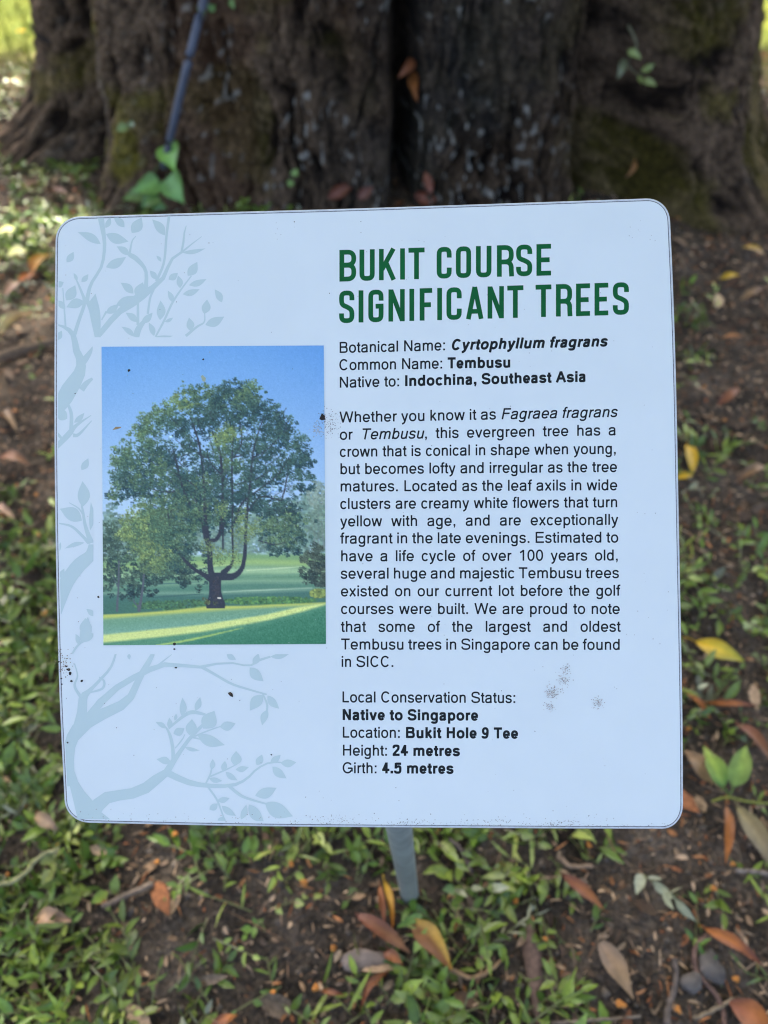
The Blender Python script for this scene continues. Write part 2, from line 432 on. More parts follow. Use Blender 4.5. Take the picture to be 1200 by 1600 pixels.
for a in [(228,160,135,112,34),(250,120,342,150,42),(248,95,268,50,22),(325,92,280,50,30),(355,115,395,52,46),(490,125,438,60,36),(250,255,332,213,38),(345,205,293,170,28),
 (90,235,118,192,28),(150,315,178,283,22),(132,312,118,278,14),(88,390,125,328,44),(162,395,88,418,40),(84,425,46,390,26),(455,305,428,268,24),(475,232,455,208,14),(505,305,543,278,28),
 (583,290,622,233,38),(552,340,543,288,26),(588,328,660,303,26),(563,365,632,344,26),(522,398,502,350,22),(470,470,472,390,36),(490,478,524,460,14),(446,535,424,480,24),(450,538,524,534,14),
 (650,445,662,386,36),(594,515,588,460,32),(655,490,732,456,38),(722,398,693,345,28),(366,537,313,497,22),(250,442,302,405,30),(378,478,330,440,28),(395,482,440,440,28),(362,362,310,318,32),
 (375,378,400,316,48),(292,408,380,372,44),(560,195,656,178,18),(45,330,78,315,26),(45,552,70,513,26),(92,872,45,845,44),(120,888,162,848,22),(180,428,208,362,26)]: aleaf(px3, *a)
for p in [[(190,440,24),(166,370,14),(156,310,10),(150,285,6)],[(162,335,6),(140,300,6),(100,275,3)],[(180,440,14),(155,412,12),(110,372,10),(52,358,4)],
 [(40,720,60),(62,655,64),(95,590,58),(140,530,58),(185,490,46),(192,445,24)],[(112,890,8),(140,852,9),(205,800,6)]]: branch(px4, p)
for a in [(150,142,178,94,28),(155,292,154,187,50),(152,348,62,300,56),(186,388,188,272,22),(162,438,82,462,18),(58,582,80,543,22),(202,738,170,708,22),(162,815,166,745,50),(142,848,126,810,20),(160,830,206,810,14),(48,480,66,436,16)]: aleaf(px4, *a)
for p in [[(95,700,66),(94,640,52),(98,560,46),(112,505,50),(142,465,60),(200,422,48),(300,378,42),(355,330,30),(385,260,26),(415,210,24),(442,160,16)],
 [(170,430,34),(240,345,30),(320,280,24),(400,240,24),(470,206,20),(560,208,14),(640,214,12),(720,198,8),(790,200,7),(830,212,7),(870,188,10),(920,172,8)],[(455,212,9),(518,163,2)],
 [(145,455,56),(153,395,40),(158,338,34),(188,306,16),(230,262,12),(270,215,10),(290,160,8)],[(186,318,6),(235,302,10),(242,272,9),(222,255,5)],[(150,340,14),(122,292,10),(134,250,6),(122,200,4)],
 [(195,812,50),(225,768,56),(270,740,46),(330,735,42),(400,714,46),(450,676,42),(500,640,30),(522,600,24),(545,570,18),(575,525,15),(612,482,15),(655,440,12)],[(524,605,16),(522,545,14),(510,490,12),(490,455,5),(470,445,3)],
 [(500,645,28),(580,682,24),(660,697,18),(760,697,14),(820,672,10),(862,632,8),(912,605,7),(965,603,5)],[(505,465,8),(558,420,12),(600,398,16),(655,408,10)],[(610,497,6),(660,476,6),(720,455,4)],[(532,545,5),(560,510,6),(572,488,3)],[(600,500,8),(648,512,3)],
 [(655,692,7),(675,650,7),(684,605,4)],[(670,662,7),(740,632,6),(780,612,4)],[(662,698,8),(702,755,8),(725,815,6),(740,855,5)],[(750,698,14),(800,738,12),(850,757,9),(905,772,7)],
 [(640,214,14),(690,242,11),(760,282,10),(840,308,8),(905,326,6)],[(888,322,6),(906,365,9),(904,405,7)]]: branch(px5, p)
art.poly(artclip([np.array(px5(*p)) for p in [(88,640),(122,640),(136,680),(160,718),(204,768),(224,800),(262,830),(276,843),(160,848),(120,838),(98,812),(84,770)]]))
for a in [(516,604,456,590,30),(962,605,1026,602,32),(560,416,561,338,28),(614,392,634,336,26),(530,432,536,404,14),(508,466,508,420,22),(496,464,452,438,20),(646,465,692,392,64),(590,492,600,426,46),
 (525,486,570,464,34),(714,458,778,444,38),(622,490,735,532,46),(570,540,632,554,16),(680,632,685,588,22),(725,638,735,596,24),(776,616,780,556,44),(778,632,832,622,24),(738,642,786,676,24),(670,668,724,678,22),
 (864,614,886,570,30),(920,602,962,572,26),(928,620,986,668,34),(704,758,754,748,24),(672,795,706,770,28),(722,780,780,820,28),(714,855,730,822,36),(858,738,946,706,44),(898,768,1012,822,62),(832,774,896,852,44),(800,835,822,774,26),
 (742,160,780,184,24),(850,205,872,158,28),(920,172,998,160,22),(836,216,892,272,42),(890,328,836,392,46),(908,330,956,384,32),(908,388,886,452,30),(345,160,345,184,14),(152,118,176,10,46),(140,124,127,80,20),(160,112,205,72,18)]: aleaf(px5, *a)
M_art = mat('pale_artwork_ink', (.56, .685, .68), .36, noise=(22, .98, 1.02), spec=.35)
art.build('branch_artwork', M_art, sign)

# ---- the printed photograph on the sign (a flat print, painted as a grid of coloured points)
PW, PH = 480, 640
img = np.zeros((PH, PW, 3)); 
prn = np.random.default_rng(99)
def cu(x): return (x-30)/1132*PW
def cv(y): return (y-38)/1508*PH
vv, uu = np.mgrid[0:PH, 0:PW]; fu, fv = uu/PW, vv/PH
def blend(mask, c):
    global img
    img = img*(1-mask[..., None])+np.asarray(c, float)*mask[..., None]
sky_t = np.clip(fv/.6, 0, 1)[..., None]
img[:] = np.array([106,164,234])*(1-sky_t)+np.array([174,208,246])*sky_t
img -= (5*(fu-.3)**2*6*(1-fv))[..., None]*np.array([1, .8, .3])
def bandmask(ys, soft=3):       # below the polyline ys [(x,y)] in crop coordinates
    line = np.interp(np.arange(PW), [cu(x) for x, _ in ys], [cv(y) for _, y in ys])
    return np.clip((vv-line[None, :])/soft, 0, 1)
def dabs(cx, cy, rx, ry, n, c0, c1, size=(1, 2.6), edge=.5, alpha=.85):
    a = prn.random(n)*2*np.pi; q = prn.random(n)**edge
    X = cu(cx)+q*np.cos(a)*rx/1132*PW; Y = cv(cy)+q*np.sin(a)*ry/1508*PH
    t = prn.random(n); sz = size[0]+(size[1]-size[0])*prn.random(n)
    lum = .8+.4*prn.random(n)
    for x, y, f, s_, l_ in zip(X, Y, t, sz, lum):
        x0, x1, y0, y1 = int(max(0, x-s_)), int(min(PW, x+s_+1)), int(max(0, y-s_*.7)), int(min(PH, y+s_*.7+1))
        if x1 <= x0 or y1 <= y0: continue
        c = (np.array(c0)*(1-f)+np.array(c1)*f)*l_
        img[y0:y1, x0:x1] = img[y0:y1, x0:x1]*(1-alpha)+c*alpha
def limb2(pts, c, n=60):
    P = smooth_path([(cu(x), cv(y), max(.45, w_*(.74 if w_ < 40 else .8)/1132*PW/2)) for x, y, w_ in pts], n)
    x0, x1 = int(max(0, P[:, 0].min()-40)), int(min(PW, P[:, 0].max()+40)); y0, y1 = int(max(0, P[:, 1].min()-8)), int(min(PH, P[:, 1].max()+8))
    if x1 <= x0 or y1 <= y0: return
    sub = img[y0:y1, x0:x1]; gx_, gy_ = np.meshgrid(np.arange(x0, x1), np.arange(y0, y1)); m = np.zeros(gx_.shape)
    for a, b in zip(P[:-1], P[1:]):
        d = b[:2]-a[:2]; l2 = d@d+1e-9
        s_ = np.clip(((gx_-a[0])*d[0]+(gy_-a[1])*d[1])/l2, 0, 1)
        dist = np.hypot(gx_-a[0]-s_*d[0], gy_-a[1]-s_*d[1]); rr = a[2]+(b[2]-a[2])*s_
        m = np.maximum(m, np.clip(rr-dist+.6, 0, 1))
    sub[:] = sub*(1-m[..., None])+np.asarray(c, float)*m[..., None]
# far haze trees
for x in np.arange(20, 1200, 26):
    top = np.interp(x, [0,140,330,480,760,1000,1090,1160], [900,930,880,930,960,880,800,790])+prn.normal()*22
    for y in np.arange(top, 1085, 38): dabs(x, y, 34, 34, 26, (92,128,132), (126,160,150), (1.5, 4), alpha=.6)
for x in (1110,1140,1125): limb2([(x+prn.normal()*10,1060,7),(x,900,5),(x+10,790,2)], (110,128,140))
dabs(1120,790,50,70,260,(110,140,140),(150,175,170),(1,2.6),alpha=.6); dabs(1130,930,45,90,260,(90,122,120),(120,150,140),(1,2.6),alpha=.6)
# fairway
blend(bandmask([(0,1090),(500,1085),(760,1078),(1160,1080)], 8), (120,164,124))
for (y0, y1, c, s_) in [(1105,1125,(146,184,128),8),(1130,1150,(122,166,138),10),(1150,1166,(150,190,158),7),(1178,1190,(98,146,124),9),(1205,1215,(126,168,146),8),(1222,1235,(86,134,122),9),(1262,1258,(118,160,146),6),(1275,1270,(70,116,112),8)]:
    blend(bandmask([(0,y1+10),(500,y0+8),(800,y0),(1160,y1-8)], s_), c)
for y, x0, x1, c in [(1165,760,1040,(176,208,176)),(1150,500,700,(168,200,150)),(1272,640,1090,(150,186,170)),(1240,100,520,(80,124,120)),(1300,240,540,(64,106,104)),(1200,760,1060,(110,156,136))]:
    limb2([(x0,y+6,5),((x0+x1)/2,y-3,9),(x1,y-12,4)], c)
blend(bandmask([(0,1310),(240,1300),(560,1300),(760,1310),(1160,1290)], 14)*.65, (66,112,102))
dabs(420,1345,240,26,500,(60,100,84),(84,130,90),(1,2.4)); dabs(880,1325,240,20,500,(58,104,80),(100,150,90),(1,2.4))
def foliage(cx, cy, rx, ry, c0, c1, dens, alpha, shift):
    for _ in range(int(rx*ry/170)):
        q = prn.normal(size=2)*.52; q = np.clip(q, -1.25, 1.25)
        x, y = cx+q[0]*rx, cy+q[1]*ry; rad = 7+15*prn.random()**1.5
        tone = np.clip(.45-.33*q[1]-.22*q[0]+prn.normal()*.22+shift, 0, 1)
        a = np.array(c0)*(1-tone)+np.array(c1)*tone
        dabs(x, y, rad*1.25, rad, int(dens*rad), a*.74, a*1.22, (.45, 1.25), .6, alpha)
# left dark trees, right dark bush
for cx, cy, rx, ry, n in [(80,990,70,90,700),(150,1060,120,120,1200),(70,1150,60,110,600),(240,1180,100,100,800),(150,1240,110,70,500),(380,1130,130,110,900),(450,1190,90,60,500),(330,1060,160,90,700)]:
    foliage(cx, cy, rx*1.05, ry*1.05, (36,62,70), (92,122,104), 2.0, .72, 0)
for a in [[(100,1370,16),(108,1250,12),(112,1120,8)],[(212,1368,22),(228,1280,16),(240,1180,10)],[(216,1360,14),(190,1330,7),(185,1310,4)],[(108,1260,6),(80,1190,3)]]: limb2(a, (84,96,112))
[foliage(x_, y_, a_1, a_2, (28,50,58), (84,102,92), 2.4, .75, 0) for x_, y_, a_1, a_2 in ((1120,1110,70,80),(1140,1180,60,90),(1090,1180,60,70),(1140,1240,60,60))]; dabs(1130,1290,50,22,240,(90,120,80),(150,170,100),(1.2, 2.6))
# near ground
blend(bandmask([(0,1388),(200,1378),(380,1366),(560,1346),(760,1345),(1160,1330)], 3), (176,196,112))
blend(bandmask([(0,1404),(180,1392),(420,1376),(640,1362),(900,1348),(1160,1336)], 7), (112,160,138))
blend(bandmask([(0,1425),(260,1405),(620,1385),(1160,1338)], 22)*.8, (94,150,140))
blend(bandmask([(0,1440),(400,1410),(900,1370),(1160,1342)], 26)*.7, (134,180,166))
blend(bandmask([(0,1490),(240,1466),(520,1440),(860,1388),(1020,1352),(1160,1334)], 4), (196,220,150))
blend(bandmask([(0,1528),(240,1506),(520,1476),(860,1418),(1050,1372),(1160,1340)], 5), (84,142,120))
blend(bandmask([(0,1545),(300,1540),(480,1506),(700,1462),(1160,1352)], 12)*.8, (60,124,104))
limb2([(300,1546,10),(430,1526,14),(560,1500,12),(740,1460,3)], (150,190,116))
blend(bandmask([(560,1546),(700,1500),(900,1450),(1160,1400)], 60)*.75, (44,112,88))
gr = prn.normal(size=(PH, PW)); gr = (gr+np.roll(gr, 1, 1)+np.roll(gr, 1, 0))/1.7
low = bandmask([(0,1400),(1160,1340)], 10)
img += (gr*9*low*(.4+.6*fu))[..., None]
# the tree: back foliage, limbs, front foliage
DK0, DK1 = (34,66,80), (72,106,98)
MD0, MD1 = (54,90,86), (104,136,102)
LT0, LT1 = (80,114,90), (134,160,104)
clumps = [(490,290,75,70,MD0,MD1),(450,330,60,60,LT0,LT1),(700,280,110,70,DK0,DK1),(790,270,60,50,MD0,MD1),(620,340,60,70,DK0,DK1),(350,400,90,80,MD0,MD1),(260,440,60,60,MD0,MD1),(460,430,90,80,DK0,DK1),
 (560,420,80,80,DK0,DK1),(700,400,110,90,DK0,DK1),(830,370,70,70,DK0,DK1),(920,390,50,60,DK0,DK1),(960,480,60,70,DK0,DK1),(880,470,80,80,DK0,DK1),(1030,560,70,70,DK0,DK1),(1070,620,40,50,DK0,DK1),
 (990,640,90,70,DK0,DK1),(1040,740,50,60,DK0,DK1),(250,520,90,80,MD0,MD1),(160,590,80,70,MD0,MD1),(110,640,50,50,MD0,MD1),(240,650,110,80,DK0,DK1),(150,720,90,60,DK0,DK1),(100,790,40,60,MD0,MD1),(230,760,110,60,DK0,DK1),
 (360,590,90,90,DK0,DK1),(480,560,70,70,DK0,DK1),(420,700,100,70,DK0,DK1),(560,640,70,80,DK0,DK1),(660,560,80,80,MD0,MD1),(660,490,60,50,LT0,LT1),(780,560,80,80,DK0,DK1),(880,580,70,60,DK0,DK1),(800,680,80,80,DK0,DK1),(920,700,60,50,DK0,DK1),
 (540,760,80,70,MD0,MD1),(640,720,60,60,DK0,DK1),(700,640,60,50,MD0,MD1),(420,830,90,70,MD0,MD1),(300,850,110,70,MD0,MD1),(200,930,80,70,LT0,LT1),(160,990,40,40,LT0,LT1),(260,960,110,80,MD0,MD1),(260,1060,80,70,LT0,LT1),(360,960,90,80,MD0,MD1),(350,1100,90,80,MD0,LT1),(310,1150,60,50,LT0,LT1),(420,1050,80,80,DK0,MD1),(470,960,60,60,MD0,MD1),(520,890,60,70,MD0,MD1),(330,930,130,100,MD0,MD1),(450,900,110,110,DK0,MD1),(580,880,90,90,DK0,MD1),(660,900,80,80,DK0,MD1),(230,1010,90,80,MD0,LT1),(390,1130,80,60,DK0,MD1),(470,780,120,100,DK0,DK1),(640,800,110,90,DK0,DK1),(800,760,120,80,DK0,DK1),(300,700,120,90,MD0,MD1),(760,320,90,60,DK0,MD1),(580,300,60,50,DK0,MD1),
 (880,880,110,60,DK0,DK1),(980,850,90,50,DK0,DK1),(1000,930,90,60,DK0,MD1),(900,970,100,60,DK0,MD1),(1020,1010,70,60,DK0,MD1),(940,1050,90,50,DK0,MD1),(800,840,60,70,DK0,DK1),(720,780,60,60,DK0,DK1)]
for cx, cy, rx, ry, c0, c1 in clumps: foliage(cx, cy, rx, ry, c0, c1, 2.0, .72, 0)
# holes of sky glinting through
for cx, cy, rx, ry, n in [(470,620,60,60,50),(720,610,60,60,50),(880,640,70,60,60),(600,520,50,60,40),(950,760,60,50,60),(860,780,50,40,45),(760,470,60,60,35),(330,520,60,50,25),(700,720,50,60,40),(240,830,90,40,30)]:
    dabs(cx, cy, rx, ry, n, (120,168,232), (168,204,246), (.8, 2.2), .6, .8)
TK = (50,60,76)
for a in [[(602,1345,120),(600,1310,90),(599,1260,76),(600,1200,80)],[(580,1215,44),(540,1190,30),(490,1160,22),(440,1110,16),(400,1060,10)],[(585,1210,44),(575,1150,38),(572,1080,36),(560,1000,36),(552,930,28),(548,780,20),(540,660,16),(520,520,12),(480,400,7)],
 [(572,1020,20),(610,1010,26),(632,950,22),(640,800,18),(640,690,20),(625,560,12),(590,470,7)],[(625,1200,50),(690,1200,40),(735,1160,30),(752,1080,24),(756,960,20),(765,860,18),(780,740,16),(800,560,10),(850,400,6)],
 [(640,1180,34),(660,1165,34),(690,1120,14),(688,980,14),(690,800,12),(688,640,10),(700,460,6)],[(700,930,12),(740,830,12),(830,760,10),(920,690,8),(980,600,5)],[(770,870,14),(830,800,9),(900,810,8),(940,820,6)],[(940,820,8),(965,720,7),(975,640,4)],
 [(480,850,16),(440,760,14),(410,640,14),(390,560,8)],[(520,760,8),(440,700,7),(360,660,5)],[(545,600,8),(500,570,8),(420,600,4)],[(640,690,10),(590,640,7),(560,580,4)],[(760,720,10),(700,740,6)],[(800,600,8),(870,560,6),(930,500,4)],[(640,1060,12),(642,960,12),(660,880,8)],
 [(700,600,8),(760,580,7),(790,540,5)],[(360,860,10),(370,940,8)],[(250,940,5),(330,910,7),(390,860,5)],[(820,1020,7),(900,1040,5),(960,1030,3)],[(870,860,8),(960,880,6),(1040,860,3)],[(420,770,7),(330,770,6),(220,740,4)],[(730,420,6),(740,520,8),(700,600,6)],[(545,1010,8),(530,900,8),(500,800,5)]]:
    limb2(a, TK)
for k in range(70):      # twigs
    x, y = 600+np.clip(prn.normal(), -1.5, 1.5)*200, 660+np.clip(prn.normal(), -1.6, 1.6)*160
    dx = (x-600)*.25; limb2([(x,y,3.2),(x+dx*.5+prn.normal()*12,y-22,2.4),(x+dx+prn.normal()*18,y-52,1.4)], (54,66,84), 10)
for cx, cy, rx, ry, c0, c1 in clumps:
    foliage(cx-5, cy-7, rx*.9, ry*.9, c0, c1, .62, .75, .1)
for cx, cy, rx, ry in [(640,860,40,50),(560,1050,40,40),(620,1100,50,50),(740,980,60,60),(800,960,50,40),(740,900,40,50),(690,480,60,40),(700,1100,30,60),(630,500,40,50)]:
    dabs(cx, cy, rx, ry, int(rx*ry*.07), (80,112,88), LT1, (.5, 1.3), .8, .75)
foliage(560,1310,24,34,(70,80,64),(136,146,100),1.2,.7,0); foliage(590,1335,50,8,(60,80,60),(110,130,90),1.2,.7,0); dabs(606,1270,22,70,160,(52,56,70),(80,80,88),(.5,1.4),.6,.5)
limb2([(614,1309,9),(626,1310,9)], (214,222,220), 4)
img += prn.normal(size=(PH, PW, 1))*5
dab = lambda x, y, rx, ry, c: blend(np.clip(1.4-((uu-cu(x))/(rx/1132*PW))**2-((vv-cv(y))/(ry/1508*PH))**2, 0, 1), c)
img = np.clip((img-128)*1.04+130, 6, 252)
gw, gh = 300, 402
sx_ = np.linspace(0, PW-1, gw); sy_ = np.linspace(0, PH-1, gh)
i0 = np.clip(sx_.round().astype(int), 0, PW-1); j0 = np.clip(sy_.round().astype(int), 0, PH-1)
blur = (img*2+np.roll(img, 1, 0)+np.roll(img, -1, 0)+np.roll(img, 1, 1)+np.roll(img, -1, 1))/6
blur[0], blur[-1], blur[:, 0], blur[:, -1] = img[0], img[-1], img[:, 0], img[:, -1]
pc = blur[np.ix_(j0, i0)]
WHITE = lin(np.array([190, 215, 243]))
pcol = lin(pc)/WHITE*np.array([.755, .825, .835])
a_, b_ = np.meshgrid(np.linspace(0, 1, gw), np.linspace(0, 1, gh))
c00, c10, c11, c01 = map(np.array, ((159,542.),(506,540.),(509.5,1006.),(162,1008.)))
PP = ((1-a_)*(1-b_))[..., None]*c00+(a_*(1-b_))[..., None]*c10+(a_*b_)[..., None]*c11+((1-a_)*b_)[..., None]*c01
PV = S(PP.reshape(-1, 2), .00042)
idx = np.arange(gw*gh).reshape(gh, gw)
PF = np.stack([idx[:-1, :-1], idx[1:, :-1], idx[1:, 1:], idx[:-1, 1:]], -1).reshape(-1, 4)
M_print = mat('photo_print', attr=True, rough=.32, spec=.35)
o = mesh('printed_photograph', PV, PF, M_print, sign, col=pcol.reshape(-1, 3), smooth=True)
o['label'] = 'printed colour photograph of a big spreading tree on a green'

# ---- lettering: strokes of a plain grotesque, drawn glyph by glyph
ADV = dict(zip('abcdefghijklmnopqrstuvwxyz', [556,556,500,556,556,278,556,556,222,222,500,222,833,556,556,556,556,333,500,278,556,500,722,500,500,500]))
ADV.update(A=667,B=667,C=722,D=722,E=667,F=611,G=778,H=722,I=278,K=667,L=556,N=722,S=667,T=611,W=944); ADV.update({d: 556 for d in '0123456789'}); ADV.update({' ': 278, '.': 278, ',': 278, ':': 278})
ADB = dict(ADV); ADB.update(b=611,c=556,d=611,f=333,g=611,h=611,i=278,j=278,k=556,l=278,m=889,n=611,o=611,p=611,q=611,r=389,s=556,t=333,u=611,v=556,w=778,x=556,y=556,A=722,B=722,K=722,L=611); ADB.update({':': 333})
def arc(cx, cy, rx, ry, a0, a1, n=None, e=2.25):
    n = n or max(4, int(abs(a1-a0)/11)); t = np.radians(np.linspace(a0, a1, n+1))
    c, s_ = np.cos(t), np.sin(t)
    return [(cx+rx*np.sign(x)*abs(x)**(2/e), cy+ry*np.sign(y)*abs(y)**(2/e)) for x, y in zip(c, s_)]
def bez(*p, n=10):
    p = [np.array(q, float) for q in p]; s_ = np.linspace(0, 1, n+1)[:, None]
    return list((1-s_)**3*p[0]+3*(1-s_)**2*s_*p[1]+3*(1-s_)*s_*s_*p[2]+s_**3*p[3])
def glyph(ch, bold):
    W = (ADB if bold else ADV)[ch]/1000; h = .079 if bold else .053; k = h*.86      # half stroke: stems, horizontals
    X, C, D = .519, .716, -.21; l = (.068 if bold else .068); xl = l+h; xr = W-l-h; o = .011; mid = W/2
    out = []; cl = []
    bw = lambda a, b: ((a+b)/2, (b-a)/2)
    if ch in 'bdpqg':
        st = xl if ch in 'bp' else xr
        a, b = (xl, W-.036-h) if ch in 'bp' else (.036+h, xr)
        c, r_ = bw(a, b); cl.append(arc(c, X/2, r_, X/2+o-k, 0, 350, 32))
        out.append([(st, C if ch in 'bd' else X), (st, D if ch in 'pq' else (0 if ch in 'bd' else -.02))])
        if ch == 'g': out.append([(st, .0)]+bez((st, -.02), (st, D+o+k-.02), (mid+.05, D+k-.005), (mid-.02, D+k-.005))+bez((mid-.02, D+k-.005), (mid-.12, D+k-.005), (.07+h, D+k+.02), (.055+h, -.07)))
    elif ch == 'a':
        out.append(bez((.062+h*.6, .365), (.08+h*.6, .48), (.17, X+o-k), (mid+.01, X+o-k))+bez((mid+.01, X+o-k), (xr-.04, X+o-k), (xr-.01, .46), (xr-.01, .35)))
        out.append([(xr-.01, .36), (xr-.01, .13)]+bez((xr-.01, .13), (xr-.01, .07), (xr, .03), (xr+.02, 0)))
        out.append([(xr-.01, .315)]+bez((xr-.01, .315), (mid, .26), (.036+h, .30), (.036+h, .145))+bez((.036+h, .145), (.036+h, .02), (.17, -o+k), (.25, -o+k))+bez((.25, -o+k), (.37, -o+k), (xr-.01, .08), (xr-.01, .2)))
    elif ch == 'c': c, r_ = bw(.036+h, W-.03-h*.6); out.append(arc(c, X/2, r_, X/2+o-k, 36, 324, 26))
    elif ch == 'e':
        c, r_ = bw(.036+h, W-.036-h); out.append(arc(c, X/2, r_, X/2+o-k, 0, 325, 28)); out.append([(.036+h, X/2-.015+0*k), (W-.036-h*.2, X/2-.015)])
    elif ch == 'f':
        s0 = .09+h; out.append([(s0, 0), (s0, .55)]+bez((s0, .55), (s0, .68), (s0+.03, C+.012-k), (W+.01, C+.006-k))); out.append([(.015, X-k), (W-.02, X-k)])
    elif ch in 'hnmu':
        if ch == 'u':
            out.append([(xl, X), (xl, .19)]+bez((xl, .19), (xl, .04), (xl+.07, -o+k), (mid-.01, -o+k))+bez((mid-.01, -o+k), (xr-.06, -o+k), (xr, .06), (xr, .22))); out.append([(xr, X), (xr, 0)])
        else:
            out.append([(xl, C if ch == 'h' else X), (xl, 0)])
            ar = [(xl, xr)] if ch != 'm' else [(xl, mid), (mid, xr)]
            for a, b in ar:
                m_ = (a+b)/2+.01
                out.append(bez((a, .28), (a, .43), (a+.08, X+o-k), (m_, X+o-k))+bez((m_, X+o-k), (b-.06, X+o-k), (b, .46), (b, .33))+[(b, 0)])
    elif ch in 'il': 
        out.append([(mid, C if ch == 'l' else X), (mid, 0)])
        if ch == 'i': out.append([(mid, C), (mid, C-2*h-.012)])
    elif ch == 'j': out.append([(mid, X), (mid, -.1)]+bez((mid, -.1), (mid, -.18), (mid-.04, D+k), (mid-.15, D+k+.005))); out.append([(mid, C), (mid, C-2*h-.012)])
    elif ch == 'k': out += [[(xl, C), (xl, 0)], [(W-.06-h*.6, X), (xl, .18)], [(xl+.10, .29), (W-.03-h*.6, 0)]]
    elif ch == 'o': c, r_ = bw(.036+h, W-.036-h); cl.append(arc(c, X/2, r_, X/2+o-k, 0, 350, 32))
    elif ch == 'r': out += [[(xl, X), (xl, 0)], bez((xl, .26), (xl, .42), (xl+.06, X+o-k), (W-.01, X-k-.004))]
    elif ch in 'sS':
        H = X if ch == 's' else C; a, b = .04+h*.9, W-.04-h*.9; y1, y0 = H+o-k, -o+k; q = (y1-y0)/4; c = (a+b)/2; r_ = (b-a)/2
        up = bez((b-.005, y1-q*.95), (b-.03, y1-.1*q), (c+r_*.5, y1), (c, y1))+bez((c, y1), (c-r_*.75, y1), (a+.01, y1-q*.5), (a+.01, y1-q*1.0))
        md = bez((a+.01, y1-q*1.0), (a+.01, y1-q*1.9), (c-.3*r_, y1-q*1.75), (c, y1-q*2))+bez((c, y1-q*2), (c+.5*r_, y0+q*1.75), (b, y0+q*1.9), (b, y0+q*1.02))
        dn = bez((b, y0+q*1.02), (b, y0+q*.4), (c+r_*.7, y0), (c, y0))+bez((c, y0), (c-r_*.6, y0), (a+.01, y0+.2*q), (a-.008, y0+q*1.05))
        out.append(up+md[1:]+dn[1:])
    elif ch == 't': s0 = .085+h; out.append([(s0, .66), (s0, .13)]+bez((s0, .13), (s0, .04), (s0+.02, k-.006), (W-.008, k-.002))); out.append([(.015, X-k), (W-.02, X-k)])
    elif ch == 'v': out += [[(.012+h, X), (mid, 0)], [(W-.012-h, X), (mid, 0)]]
    elif ch == 'w': out += [[(.012+h, X), (W*.27, 0)], [(W*.27, 0), (mid, X)], [(mid, X), (W*.73, 0)], [(W*.73, 0), (W-.012-h, X)]]
    elif ch == 'x': out += [[(.02+h, X), (W-.02-h, 0)], [(W-.02-h, X), (.02+h, 0)]]
    elif ch == 'y': out += [[(.015+h, X), (mid+.01, 0)], [(W-.015-h, X), (mid, -.04)]+bez((mid, -.04), (mid-.05, D+k+.03), (mid-.1, D+k), (.05+h*.5, D+k+.002))]
    elif ch == 'z': out += [[(.03, X-k), (W-.03, X-k)], [(W-.06, X-k), (.06, k)], [(.03, k), (W-.03, k)]]
    elif ch == 'A': out += [[(.0+h, 0), (mid, C)], [(W-h, 0), (mid, C)], [(W*.2, .255), (W*.8, .255)]]
    elif ch == 'B':
        out.append([(xl, 0), (xl, C)]); b = W-.05-h
        out.append([(xl, C-k), (mid, C-k)]+bez((mid, C-k), (b-.05, C-k), (b-.03, C-.08), (b-.03, C*.74))+bez((b-.03, C*.74), (b-.03, C*.56), (b-.1, C*.53), (mid, C*.53))+[(xl, C*.53)])
        out.append([(mid, C*.53)]+bez((mid, C*.53), (b-.02, C*.53), (b, C*.4), (b, C*.28))+bez((b, C*.28), (b, .06), (b-.06, k), (mid, k))+[(xl, k)])
    elif ch in 'CG':
        c, r_ = bw(.05+h, W-.05-h); out.append(arc(c, C/2, r_, C/2+o-k, 38, 322 if ch == 'C' else 330, 32, 2.1))
        if ch == 'G': out += [[(c+.02, C*.46), (W-.05-h*.3, C*.46)], [(W-.06-h*.6, C*.49), (W-.06-h*.6, C*.16)]]
    elif ch in 'EFL':
        s0 = .08+h; out.append([(s0, 0), (s0, C)])
        if ch in 'EF': out += [[(s0, C-k), (W-.05, C-k)], [(s0, C*.53), (W-.08, C*.53)]]
